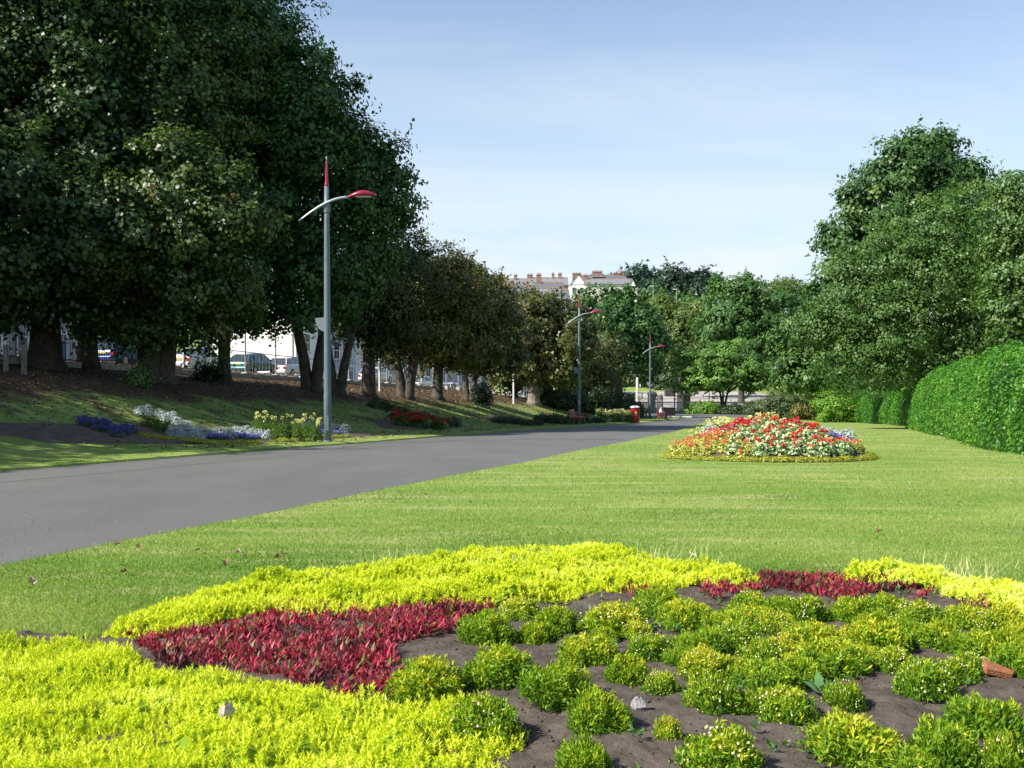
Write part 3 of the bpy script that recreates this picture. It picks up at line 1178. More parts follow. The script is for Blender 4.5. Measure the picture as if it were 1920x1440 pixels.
# filler weeds in the bed
nw = 260
xw = rng.uniform(.2, 3.0, nw)
yw = rng.uniform(2.3, 5.2, nw)
okk = inpoly(BED, xw, yw) & ~inpoly([gp(*q) for q in SED['front']], xw, yw)
xw, yw = xw[okk], yw[okk]
V, Fq, T = shoots(xw, yw, base_z(yw) + .03, rng.uniform(.01, .035, len(xw)), 8, .02, .009, np.full(len(xw), .4), .5)
stuff(obj('weeds', np_mesh('weeds', V, Fq, leafmat('leaf_weed', [(0, (.05, .12, .03)), (1, (.16, .28, .08))], .3), T)), 'small green weeds sprouting from the bare soil', 'weeds')

def crumbs(name, x, y, z, smin, smax, m, lab, cat, tint=None):
    n = len(x)
    oct_v = np.array([(1, 0, 0), (-1, 0, 0), (0, 1, 0), (0, -1, 0), (0, 0, 1), (0, 0, -1)])
    oct_f = np.array([(0, 2, 4), (2, 1, 4), (1, 3, 4), (3, 0, 4), (2, 0, 5), (1, 2, 5), (3, 1, 5), (0, 3, 5)])
    s_ = rng.uniform(smin, smax, (n, 1, 1)) * rng.uniform(.5, 1.3, (n, 6, 1))
    a = rng.uniform(0, 6.28, n)
    c_, q_ = np.cos(a)[:, None], np.sin(a)[:, None]
    B = oct_v[None] * s_
    V = np.stack([B[..., 0] * c_ - B[..., 1] * q_, B[..., 0] * q_ + B[..., 1] * c_, B[..., 2] * .7], 2) + np.stack([x, y, z], 1)[:, None, :]
    F_ = (oct_f[None] + (np.arange(n) * 6)[:, None, None]).reshape(-1, 3)
    stuff(obj(name, np_mesh(name, V.reshape(-1, 3), F_, m)), lab, cat)


xc = rng.uniform(-1.2, 3.4, 9000)
yc = 2.1 + 3.4 * rng.random(9000) ** 1.3
kk = inpoly(BED, xc, yc) & ~inpoly([gp(*q) for q in SED['front']], xc, yc)
xc, yc = xc[kk][:4500], yc[kk][:4500]
zc_ = base_z(yc) + und(xc, yc) + .025 + .035 * (fbm(xc * 3 + 5, yc * 3) - .45) + .030 * (fbm(xc * 9, yc * 9, 2) - .4) + .006
crumbs('soil_crumbs', xc, yc, zc_, .002, .0075, M_SOIL, 'crumbs of dry brown soil in the near bed', 'soil')
yg = 1 / (1 / 5 + rng.random(900) * (1 / 60 - 1 / 5))
ug = rng.uniform(.6, 7.8, 900)
tg = (ug - (path_l(yg) + path_r(yg)) / 2) / ((path_r(yg) - path_l(yg)) / 2)
kk = np.abs(tg) < .97
yg, ug, tg = yg[kk], ug[kk], tg[kk]
crumbs('path_grit', x0(yg) + ug / CK, yg, base_z(yg) - .075 + .045 * (1 - tg ** 2) + .003, .004, .011, mat('grit', (.34, .30, .22), (.20, .15, .09), 3, .9), 'scattered grit and leaf crumbs on the tarmac path', 'grit')

# broad weed leaves
L_BRD = leafmat('leaf_broad', [(0, (.05, .15, .04)), (1, (.14, .30, .10))], .3, .35, .5)
for px, py, s_, lab in ((1262, 1182, .035, 'broad leaved seedling among the cushions below the back sedum'), (1430, 1290, .03, 'rounded green weed between two cushion plants'),
                        (1540, 1300, .06, 'pale blue-green upright weed beside a cream-budded cushion'), (1190, 1385, .025, 'spreading low weed just below the grey stone')):
    x, y = gp(px, py, .04)
    n = 9
    ang = rng.uniform(0, 6.28, n)
    D = unit(np.stack([np.cos(ang), np.sin(ang), rng.uniform(.3, 1.6, n)], 1))
    P = np.tile([[0, 0, .01]], (n, 1)) + D * .012
    V, Fq = kites(P, D, unit(np.stack([-np.cos(ang), -np.sin(ang), np.ones(n)], 1)), rng.uniform(.7, 1.2, n) * s_, rng.uniform(.4, .6, n) * s_, .08, .55)
    o = obj('weed', np_mesh('weed', V, Fq, L_BRD, np.repeat(rng.random(n), 4)), None, (x, y, bed_z(x, y)))
    tag(o, lab, 'weed')


# stones, brick shard, fallen leaves
def rock(name, loc, s, m, seed, label, cat='stone', cuts=3, rz=0.0, jag=.25):
    rd = random.Random(seed)
    mb = MB()
    n, rws = 9, 6
    vs = []
    for i in range(rws + 1):
        th = math.pi * i / rws
        for k in range(n):
            ph = 2 * math.pi * k / n
            q = 1 + rd.uniform(-jag, jag)
            vs.append((s[0] * math.sin(th) * math.cos(ph) * q, s[1] * math.sin(th) * math.sin(ph) * q, s[2] * math.cos(th) * q))
    fs = [(i * n + k, (i + 1) * n + k, (i + 1) * n + (k + 1) % n, i * n + (k + 1) % n) for i in range(rws) for k in range(n)]
    mb.add(vs, fs)
    o = mb.build(name, m, None, bevel=0)
    o.location = loc
    o.rotation_euler = (rd.uniform(-.2, .2), rd.uniform(-.2, .2), rz)
    return tag(o, label, cat)


M_STONE = mat('grey_stone', (.30, .28, .29), (.20, .19, .20), 40, .85, bump=.4, bscale=150)
M_BRICK = mat('brick_shard', (.34, .13, .055), (.22, .085, .045), 60, .9, bump=.5, bscale=200)
x, y = gp(1198, 1338, .02)
rock('stone', (x, y, bed_z(x, y) + .012), (.021, .019, .024), M_STONE, 3, 'grey fist-sized stone lying on the bare soil between cushions')
x, y = gp(426, 1333, .09)
rock('stone', (x, y, base_z(y) + .088), (.020, .014, .024), mat('buff_stone', (.42, .36, .30), (.32, .27, .22), 40, .85), 5, 'buff pebble standing up in the front yellow sedum', rz=.5)
mb = MB()
tl = Matrix.Rotation(R(14), 3, 'X') @ Matrix.Rotation(R(10), 3, 'Y')
mb.add([tl @ Vector(v) for v in [(-.05, -.02, -.012), (.032, -.034, -.012), (.058, .006, -.012), (-.045, .03, -.012), (-.052, -.022, .012), (.028, -.036, .013), (.06, .004, .010), (-.04, .032, .015)]],
       [(3, 2, 1, 0), (4, 5, 6, 7), (0, 1, 5, 4), (1, 2, 6, 5), (2, 3, 7, 6), (3, 0, 4, 7)])
x, y = gp(1872, 1268, .03)
o = mb.build('brick_shard', M_BRICK, bevel=.003, loc=(x, y, bed_z(x, y) + .018))
tag(o, 'orange brick shard lying tilted on the soil at the right', 'brick')
x, y = gp(1842, 1248, .03)
rock('stone', (x, y, bed_z(x, y) + .012), (.028, .02, .016), mat('tan_stone', (.45, .32, .20), (.30, .2, .13), 50, .85), 9, 'tan stone lying behind the orange brick shard', rz=.4)
x, y = gp(1885, 1432, .02)
rock('brick_shard', (x, y, bed_z(x, y) + .010), (.035, .02, .013), M_BRICK, 12, 'rust red brick fragment at the bottom right corner', 'brick')
x, y = gp(1278, 1273, .02)
rock('stone', (x, y, bed_z(x, y) + .008), (.014, .009, .006), mat('pink_stone', (.45, .28, .2), (.35, .2, .15), 50, .85), 15, 'small pinkish stone right of a cream-budded cushion')

M_DRY = mat('dry_leaf', (.22, .12, .055), (.12, .065, .035), 60, .8)
M_DRY2 = mat('pale_dry_leaf', (.42, .32, .20), (.30, .22, .14), 60, .8)


def dry_leaf_mesh(seed):
    rd = random.Random(seed)
    mb = MB()
    n = 9
    vs = [(0, 0, .006)]
    for k in range(n):
        a = 2 * math.pi * k / n
        r_ = .034 * (1 if k % 2 else .62) * rd.uniform(.8, 1.15)
        vs.append((r_ * math.cos(a), .7 * r_ * math.sin(a), .012 + rd.uniform(-.012, .02)))
    mb.add(vs, [(0, 1 + k, 1 + (k + 1) % n) for k in range(n)])
    return mb


for i, (px, py, m_, lab) in enumerate((
        (222, 1021, M_DRY, 'dark curled leaf on the lawn near the path edge, far left'), (262, 1027, M_DRY2, 'pale dry leaf on the lawn right of a dark curled leaf'),
        (448, 1038, M_DRY2, 'pale brown leaf pair lying alone on the left lawn'), (520, 1048, M_DRY, 'dark brown leaf in the group above the sedum'),
        (531, 1041, M_DRY2, 'tan leaf upright behind the dark brown leaf'), (62, 1095, M_DRY2, 'pale leaf on the lawn nearest the left frame edge'),
        (424, 1058, M_DRY, 'flat brown leaf just below the pale leaf pair'), (235, 1073, M_DRY, 'faint brown leaf in the grass above the left sedum'),
        (800, 928, M_DRY, 'brown leaf on mid lawn by the path, left of two'), (882, 942, M_DRY, 'brown leaf on mid lawn, right of two'),
        (1297, 1043, M_DRY2, 'tan leaf on the lawn behind the middle of the bed'), (1702, 922, M_DRY2, 'pale leaf on the open lawn toward the hedge'),
        (1648, 998, M_DRY, 'tiny brown leaf on the right lawn'), (370, 1033, M_DRY, 'dull brown leaf flat between the left lawn leaves'))):
    x, y = gp(px, py, .02)
    o = dry_leaf_mesh(i).build('fallen_leaf', m_, loc=(x, y, g(x, y) + .02))
    o.rotation_euler = (rng.uniform(-.4, .4), rng.uniform(-.4, .4), rng.uniform(0, 6))
    tag(o, lab, 'leaf', 'dry leaves fallen on the lawn')

# ------------------------------------------------------------------ lawn blades, thinning out with distance
L_GRS = leafmat('grass_blade', [(0, (.100, .210, .024)), (.4, (.200, .310, .050)), (.75, (.340, .400, .120)), (1, (.50, .48, .22))], .35, .6, .2, (1.3, 1.35, .7))
FB = [((4.75 + 1.95 * math.cos(a)), (18.7 + 1.93 * math.sin(a))) for a in np.linspace(0, 6.28, 40, endpoint=False)]


def lawn_blades(n, d0, d1, ln, w, name, lab):
    q = rng.random(n)
    y = 1 / (1 / d0 + q * (1 / d1 - 1 / d0))          # thins with distance
    th = rng.uniform(-.60, .60, n)
    x = th * y
    u = (x - x0(y)) * CK
    okk = (u > path_r(y) - .01) | ((u < path_l(y) + .01) & (u > -2.2))
    okk &= ~inpoly(BED, x, y) & ~inpoly(FB, x, y)
    x, y, u = x[okk], y[okk], u[okk]
    n = len(x)
    edge = (np.abs(u - path_r(y)) < .03) | (np.abs(u - path_l(y)) < .03)
    P = np.stack([x, y, G(x, y) - .003], 1)
    D = unit(np.stack([rng.normal(0, .55, n), rng.normal(0, .55, n), np.ones(n)], 1))
    sc = (1 + y * .035) * rng.uniform(.6, 1.3, n) * np.where(edge, 1.3, 1)
    S = unit(np.cross(D, rand_dirs(n)))
    V, Fq = tris(P, D, S, ln * sc, w * (1 + y * .16) * rng.uniform(.7, 1.3, n))
    T = .20 + .30 * np.clip((y - 4) / 8, 0, 1) + .75 * (fbm(x * .7, y * 1.8) - .45) * 1.5 + .5 * (fbm(x * .3 + 3, y * .35, 3) - .45) + rng.normal(0, .11, n)
    T = np.where(rng.random(n) < .03, 1, T)
    stuff(obj(name, np_mesh(name, V, Fq, L_GRS, np.repeat(np.clip(T, 0, 1), 3))), lab, 'grass')


lawn_blades(560000, 3.3, 40, .018, .0024, 'lawn_grass', 'short mown grass of the lawn and the verges')

# longer tufts where lawn meets the bed
n = 5000
tt = rng.uniform(0, 13, n)
i0 = tt.astype(int)
fr = tt - i0
Bp = np.array(BED)
x = Bp[i0, 0] * (1 - fr) + Bp[i0 + 1, 0] * fr + rng.normal(0, .035, n)
y = Bp[i0, 1] * (1 - fr) + Bp[i0 + 1, 1] * fr + rng.normal(0, .035, n) + .02
P = np.stack([x, y, base_z(y) - .002], 1)
D = unit(np.stack([rng.normal(0, .6, n), rng.normal(0, .6, n), np.ones(n)], 1))
V, Fq = tris(P, D, unit(np.cross(D, rand_dirs(n))), rng.uniform(.02, .055, n), .004)
stuff(obj('edge_grass', np_mesh('edge_grass', V, Fq, L_GRS, np.repeat(rng.uniform(.1, .8, n), 3))), 'longer uncut grass along the rim of the near bed', 'grass')

# leaves lying under the row of trees
n = 26000
y = rng.uniform(22, 92, n)
u = rng.uniform(-18.5, -4.0, n)
u = np.where(rng.random(n) < .12, rng.uniform(-4, 0, n), u)
x = x0(y) + u / CK
P = np.stack([x, y, G(x, y) + .012], 1)
V, Fq = kites(P, unit(rand_dirs(n) * np.array([1, 1, .25])), unit(rand_dirs(n) * .4 + np.array([0, 0, 1])), rng.uniform(.07, .14, n), rng.uniform(.05, .09, n), .12)
L_LIT = leafmat('leaf_litter', [(0, (.05, .03, .018)), (.6, (.13, .08, .04)), (.9, (.26, .17, .08)), (1, (.40, .30, .14))], 0, .8)
stuff(obj('leaf_litter', np_mesh('leaf_litter', V, Fq, L_LIT, np.repeat(rng.random(n), 4))), 'brown leaves littering the bank under the row of trees', 'leaves')

# ------------------------------------------------------------------ bedding plants of the far beds (prototypes)
def leafy(n, rx, rz, leaf, m, tb, tsp=.14, upb=.5, z0=.02, asp=.8, name='foliage'):
    d = rand_dirs(n, .35)
    d[:, 2] = np.abs(d[:, 2])
    rr = rng.uniform(.45, 1, n)
    P = d * rr[:, None] * np.array([rx, rx, rz]) + np.array([0, 0, z0])
    Nn = unit(d + np.array([0, 0, upb]) + rng.normal(size=(n, 3)) * .5)
    D = unit(np.cross(Nn, rand_dirs(n)))
    L = leaf * rng.uniform(.7, 1.25, n)
    V, Fq = kites(P - D * (L * .5)[:, None], D, Nn, L, L * asp, .12, .5)
    return np_mesh(name, V, Fq, m, np.repeat(np.clip(rng.normal(tb, tsp, n), 0, 1), 4))


def heads(k, rx, z, r_, m, name='flower_head', petals=26, sq=.8):
    """one mesh per head position is shared: a ball of petals"""
    d = rand_dirs(petals, .3)
    P = d * r_ * .55
    V, Fq = kites(P, unit(d + rng.normal(size=(petals, 3)) * .3), unit(np.cross(d, rand_dirs(petals))), r_ * .75, r_ * .6, .15)
    V[:, 2] *= sq
    return np_mesh(name, V, Fq, m, np.repeat(rng.random(petals), 4))


L_VAR = leafmat('leaf_variegated', [(0, (.05, .14, .03)), (.42, (.11, .25, .06)), (.56, (.46, .54, .27)), (1, (.70, .72, .48))], .25, .5, .3, (1.1, 1.1, .8))
L_BRZ = leafmat('leaf_golden', [(0, (.12, .18, .02)), (.5, (.38, .38, .07)), (1, (.66, .58, .24))], .25)
L_EDG = leafmat('leaf_edging', [(0, (.16, .20, .02)), (.6, (.36, .37, .04)), (1, (.52, .46, .10))], .25)
L_SIL = leafmat('leaf_silver', [(0, (.20, .26, .24)), (.6, (.42, .48, .46)), (1, (.62, .66, .64))], .15, .8, .1, (1, 1, 1))
L_DGR = leafmat('leaf_darkgreen', [(0, (.02, .06, .012)), (.6, (.07, .14, .02)), (1, (.15, .22, .03))], .3)
P_RED = leafmat('petal_red', [(0, (.45, .012, .012)), (1, (.75, .04, .03))], .2, .5, .3, (1, .5, .5))
P_CRI = leafmat('petal_crimson', [(0, (.42, .005, .04)), (1, (.68, .03, .10))], .2, .5, .3, (1, .5, .5))
P_SAL = leafmat('petal_salmon', [(0, (.70, .12, .06)), (1, (.85, .28, .16))], .2, .5, .3, (1, .6, .5))
P_YEL = leafmat('petal_yellow', [(0, (.74, .72, .20)), (1, (.88, .86, .48))], .3, .5, .3, (1, 1, .8))
P_BLU = leafmat('petal_blue', [(0, (.14, .12, .50)), (1, (.36, .33, .78))], .2, .5, .3, (1, 1, 1))
P_DBL = leafmat('petal_violet', [(0, (.07, .06, .28)), (1, (.17, .15, .46))], .2, .5, .3, (1, 1, 1))
M_STEM = mat('stem_green', (.09, .15, .03), (.06, .10, .02), 8, .7)


def plant_proto(fol, head=None, hn=4, hz=.30, hr=.12, stems=False):
    return dict(fol=fol, head=head, hn=hn, hz=hz, hr=hr, stems=stems)


def put_plant(pr, loc, label, cat, group, s=1.0, hn=None, name='plant'):
    r_ = thing(name, loc, label, cat, group, rng.uniform(0, 6.28))
    r_.scale = (s, s, s * rng.uniform(.9, 1.12))
    obj('foliage', pr['fol'], r_)
    k = pr['hn'] if hn is None else hn
    if pr['head'] is not None:
        if pr['stems']:
            mb = MB()
        for _ in range(int(k)):
            a = rng.uniform(0, 6.28)
            q = pr['hr'] * math.sqrt(rng.random())
            z = pr['hz'] * rng.uniform(.80, 1.12) - .4 * q * q / max(pr['hr'], .01)
            o = obj('flower_head', pr['head'], r_, (q * math.cos(a), q * math.sin(a), z))
            o.rotation_euler = (rng.uniform(-.4, .4), rng.uniform(-.4, .4), rng.uniform(0, 6))
            o.scale = (rng.uniform(.75, 1.15),) * 3
            if pr['stems']:
                mb.tube([(q * .4 * math.cos(a), q * .4 * math.sin(a), 0), (q * math.cos(a), q * math.sin(a), z)], .006, 4)
        if pr['stems'] and k:
            mb.build('stems', M_STEM, r_)
    return r_


GER_W = plant_proto(leafy(330, .21, .24, .066, L_VAR, .50, .26), heads(1, 0, 0, .055, P_RED), 3, .285, .15)
GER_C = plant_proto(GER_W['fol'], heads(1, 0, 0, .058, P_CRI), 4, .285, .16)
GER_S = plant_proto(leafy(300, .19, .20, .060, L_BRZ, .50, .22), heads(1, 0, 0, .048, P_SAL), 4, .25, .15)
EDGE = plant_proto(leafy(260, .14, .085, .026, L_EDG, .45, .22))
SILV = plant_proto(leafy(360, .17, .26, .075, L_SIL, .55, .2, 1.2, asp=.28))
DAH = plant_proto(leafy(300, .20, .34, .085, L_DGR, .62, .2, asp=.6), heads(1, 0, 0, .040, P_YEL), 6, .47, .20, True)
DAHS = plant_proto(leafy(300, .17, .42, .10, L_DGR, .62, .2, 1.0, asp=.22), heads(1, 0, 0, .052, P_YEL), 1, .60, .15, True)
AGE = plant_proto(leafy(150, .15, .10, .035, L_DGR, .4), heads(1, 0, 0, .036, P_BLU), 12, .125, .13)
AGEV = plant_proto(AGE['fol'], heads(1, 0, 0, .036, P_DBL), 12, .125, .13)
REDB = plant_proto(leafy(300, .24, .30, .07, L_DGR, .35, .2), heads(1, 0, 0, .06, P_RED), 7, .34, .20)
DARKB = plant_proto(leafy(420, .42, .42, .09, L_SHR, .35, .2))

FCX, FCY = 4.75, 18.7
M_SOIL2 = mat('far_bed_soil', (.12, .085, .06), (.07, .05, .038), 5, .95, bump=.7, bscale=30)


def mound_z(x, y, hgt=.40, cx=FCX, cy=FCY, rx=2.05, ry=2.0):
    q = min(1, ((x - cx) / rx) ** 2 + ((y - cy) / ry) ** 2)
    return hgt * (1 - q ** .5) ** .9 * 1.15


vs, fs = [], []
rings = 9
for i in range(rings + 1):
    for k in range(40):
        a = 2 * math.pi * k / 40
        q = i / rings
        x = FCX + 1.94 * q * math.cos(a)
        y = FCY + 1.92 * q * math.sin(a)
        vs.append((x, y, g(x, y) + .01 + mound_z(x, y) - (0 if i < rings else .05)))
for i in range(rings):
    for k in range(40):
        if i == 0:
            if k % 2 == 0:
                pass
        fs.append((i * 40 + k, (i + 1) * 40 + k, (i + 1) * 40 + (k + 1) % 40, i * 40 + (k + 1) % 40))
mb = MB()
mb.v, mb.f = vs, fs
structure(mb.build('round_bed_soil', M_SOIL2, smooth=True))

# hex-ish layout over the mound
pts = []
st = .27
row_ = 0
yy0 = FCY - 2.05
while yy0 < FCY + 2.05:
    xx0 = FCX - 2.1 + (st / 2 if row_ % 2 else 0)
    while xx0 < FCX + 2.1:
        q = math.hypot((xx0 - FCX) / 1.9, (yy0 - FCY) / 1.9)
        if q < .93:
            pts.append((xx0 + rng.normal(0, .03), yy0 + rng.normal(0, .03), q))
        xx0 += st
    yy0 += st * .87
    row_ += 1
for x, y, q in pts:
    dx, dy = x - FCX, y - FCY
    lx, ly = dx, dy
    dx += rng.normal(0, .16)
    dy += rng.normal(0, .16)
    loc = (x, y, g(x, y) + mound_z(x, y))
    sc = 1.0 if q < .6 else .84
    if ly > .35 and -.85 < dx < .95:
        put_plant(DAH, loc, 'pale yellow dahlia with green leaves at the back of the round flower bed', 'dahlia', 'yellow dahlias in the round bed',
                  .95 * rng.uniform(.8, 1.1), rng.integers(4, 10), 'dahlia')
    elif (-1.1 < lx < -.8 and .15 < ly < .5) or (.92 < lx < 1.6 and -.15 < ly < .5):
        if rng.random() < .65:
            put_plant(SILV, (loc[0], loc[1], loc[2] + .10), 'silver-leaved plant between geraniums and dahlias in the round bed', 'silver plant', 'silver plants in the round bed', 1.15, name='silver_plant')
        else:
            put_plant(AGE, (loc[0], loc[1], loc[2] + .12), 'blue-flowered clump beside silver leaves in the round flower bed', 'ageratum', 'blue clumps in the round bed', 1.2, name='ageratum')
    elif abs(dx) > 1.05 or (dx < -.8 and dy < -.2) or (ly > .35):
        put_plant(GER_S, loc, 'salmon geranium with golden leaves on a flank of the round bed', 'geranium', 'salmon geraniums in the round bed', sc * rng.uniform(.8, 1.1),
                  rng.integers(1, 5), 'geranium')
    elif dy > .05 or (lx < -.55 and dy > -.6):
        put_plant(GER_C, loc, 'crimson geranium with cream edged leaves near the top of the round bed', 'geranium', 'crimson geraniums in the round bed', sc * rng.uniform(.95, 1.2),
                  rng.integers(2, 7), 'geranium')
    else:
        put_plant(GER_W, loc, 'scarlet geranium with white edged leaves at the front of the round bed', 'geranium', 'scarlet geraniums in the round bed', sc * rng.uniform(.9, 1.2),
                  rng.integers(0, 3) + (1 if rng.random() < .3 else 0), 'geranium')
for k in range(46):
    a = math.pi + (k + .5) / 46 * math.pi + rng.normal(0, .02)
    x, y = FCX + 1.88 * math.cos(a), FCY + 1.85 * math.sin(a)
    put_plant(EDGE, (x, y, g(x, y)), 'low golden edging plant at the front rim of the round flower bed', 'edging plant', 'golden edging of the round bed', rng.uniform(.85, 1.25),
              name='edging_plant')

# ------------------------------------------------------------------ long bed beside the first lamp, and others on the far verge
def bedsoil(poly_uy, nm='border_soil'):
    P = [(x0(y) + u / CK, y) for u, y in poly_uy]
    cx_ = sum(p[0] for p in P) / len(P)
    cy_ = sum(p[1] for p in P) / len(P)
    mb = MB()
    n = len(P)
    lv = 6
    vs = []
    for i in range(lv + 1):
        t = i / lv
        for px_, py_ in P:
            x = cx_ + (px_ - cx_) * t
            y = cy_ + (py_ - cy_) * t
            vs.append((x, y, g(x, y) + .02 + .05 * (1 - t * t) - (.05 if i == lv else 0)))
    mb.add(vs, [(i * n + k, (i + 1) * n + k, (i + 1) * n + (k + 1) % n, i * n + (k + 1) % n) for i in range(lv) for k in range(n)])
    return structure(mb.build(nm, M_SOIL2, smooth=True))


bedsoil([(-1.45, 24.5), (-1.2, 27), (-1.0, 30), (-.9, 33), (-1.1, 35.5), (-1.9, 36), (-2.8, 35), (-3.6, 32), (-4.2, 28), (-4.8, 24), (-5.2, 21.5), (-4.6, 20.5), (-3.3, 21)])
# every plant: image column, distance, kind
def vplant(pr, px, d, lab, cat, grp, s=1.0, hn=None, nm='plant', dz=.03):
    p = at(px, d, dz)
    put_plant(pr, p, lab, cat, grp, s, hn, nm)


LB = 'in the long border'
for k in range(15):
    px = 385 + k * 6.6
    vplant(AGE, px + rng.normal(0, 2), 25.6 + k * .12 + rng.uniform(0, .8), 'mauve-blue flowered clump at the front ' + LB, 'ageratum', 'mauve clumps in the long border', 1.1, nm='ageratum')
for k in range(8):
    vplant(AGE, 588 + k * 8, 31.8 + rng.uniform(0, .7), 'mauve-blue clump beside the foot of the nearest lamp post', 'ageratum', 'mauve clumps by the lamp', 1.1, nm='ageratum')
for k in range(16):
    vplant(AGEV, 150 + k * 6 + rng.normal(0, 3), 24.0 + rng.uniform(-.6, 1.2), 'deep violet-blue clump in tree shade at the left end of the long border', 'ageratum',
           'violet clumps in the shade', 1.3, nm='ageratum')
for k in range(12):
    px = 322 + k * 5.5
    vplant(SILV, px + rng.normal(0, 3), 24.9 + rng.uniform(0, 1.5), 'pale silver-leaved plant in the sun ' + LB, 'silver plant', 'silver plants in the long border', rng.uniform(.95, 1.2), nm='silver_plant')
for k in range(26):
    px = 262 + k * 9.5
    vplant(SILV, px + rng.normal(0, 3), 28.2 + rng.uniform(-.3, .8) - (1.2 if px > 330 and px < 440 else 0), 'silver-leaved plant in the back row ' + LB, 'silver plant', 'silver plants at the back of the long border',
           rng.uniform(.9, 1.15), nm='silver_plant')
for k in range(10):
    px = 572 + k * 8.5
    vplant(SILV, px, 33.6 + rng.uniform(0, .6), 'silver-leaved plant standing behind the foot of the nearest lamp post', 'silver plant', 'silver plants by the lamp', 1.1, nm='silver_plant')
for k in range(8):
    vplant(DAHS, 272 + k * 6 + rng.normal(0, 3), 25.8 + rng.uniform(-.2, 1), 'upright green plant left of the silver leaves ' + LB, 'dahlia', 'green stems left of the silver plants', .85, 1 if k == 6 else 0, 'dahlia')
for k in range(34):
    px = 478 + (k % 17) * 7
    vplant(DAHS, px + rng.normal(0, 3), 28.2 + (k // 17) * 1.0 + rng.uniform(-.3, .7), 'tall feathery green plant with pale yellow blooms ' + LB, 'dahlia', 'yellow dahlias in the long border', rng.uniform(.95, 1.2),
           rng.integers(0, 3), 'dahlia')
for k in range(40):
    px = 268 + k * 9.8
    if 470 < px < 600 and rng.random() < .5:
        continue
    vplant(EDGE, px, 25.2 + max(0, (px - 480)) * .043 + rng.uniform(-.1, .2) - .5, 'low golden edging plant along the front ' + LB, 'edging plant', 'golden edging of the long border', rng.uniform(1, 1.3), nm='edging_plant')
# red bed in the shade
bedsoil([(-2.0, 40), (-1.9, 44), (-2.3, 48), (-3.4, 49), (-4.6, 46), (-4.6, 41.5), (-3.2, 39.2)])
for k in range(17):
    vplant(REDB if k % 5 else GER_W, 735 + k * 6.6 + rng.normal(0, 2), 42.5 + rng.uniform(-1.2, 1.4), 'red-flowered plant in the shaded bed beyond the nearest lamp post', 'bedding plant',
           'red flowers in the shaded bed', rng.uniform(1.1, 1.45), None if k < 12 else 2, 'bedding_plant')
for k in range(9):
    vplant(DARKB, 700 + k * 19, 46.5 + rng.uniform(-1, 1), 'low dark bush behind the red flowers in shade', 'bush', 'dark low bushes behind the red flowers', rng.uniform(.8, 1.2), nm='bush')
for k in range(13):
    vplant(DARKB, 1010 + k * 7, 63 + rng.uniform(-2, 2), 'low dark bush behind the second lamp post and the red bench', 'bush', 'dark low bushes behind the bench', rng.uniform(1.0, 1.5), nm='bush')
for k in range(24):
    vplant(DAH, 1122 + k * 2.7, 72 + rng.uniform(-2, 3), 'pale yellow dahlia between the red bench and the red bin', 'dahlia', 'yellow dahlias before the gate', 1.7, 8, 'dahlia')
for k in range(10):
    vplant(SILV, 1142 + k * 4, 70.5 + rng.uniform(0, .8), 'silver plant at the foot of the yellow dahlias by the bin', 'silver plant', 'silver plants before the gate', 1.1, nm='silver_plant')
for k in range(10):
    vplant(DARKB, 930 + k * 9, 55 + rng.uniform(-1, 1), 'low dark bush on the shaded slope left of the second lamp post', 'bush', 'dark low bushes on the slope', rng.uniform(.7, 1.0), nm='bush')


# ------------------------------------------------------------------ lamp posts
M_POST = mat('post_paint', (.115, .160, .180), (.095, .135, .155), 6, .45, spec=.5)
M_CRIM = mat('crimson_paint', (.30, .010, .045), (.25, .008, .036), 8, .3, coat=.4)
M_ARM = mat('arm_steel', (.42, .47, .50), (.34, .38, .41), 8, .35, .5)
M_LENS = mat('lamp_lens', (.55, .55, .52), (.5, .5, .48), 8, .2)
M_BLACK = mat('black_iron', (.018, .018, .02), (.012, .012, .012), 10, .5)


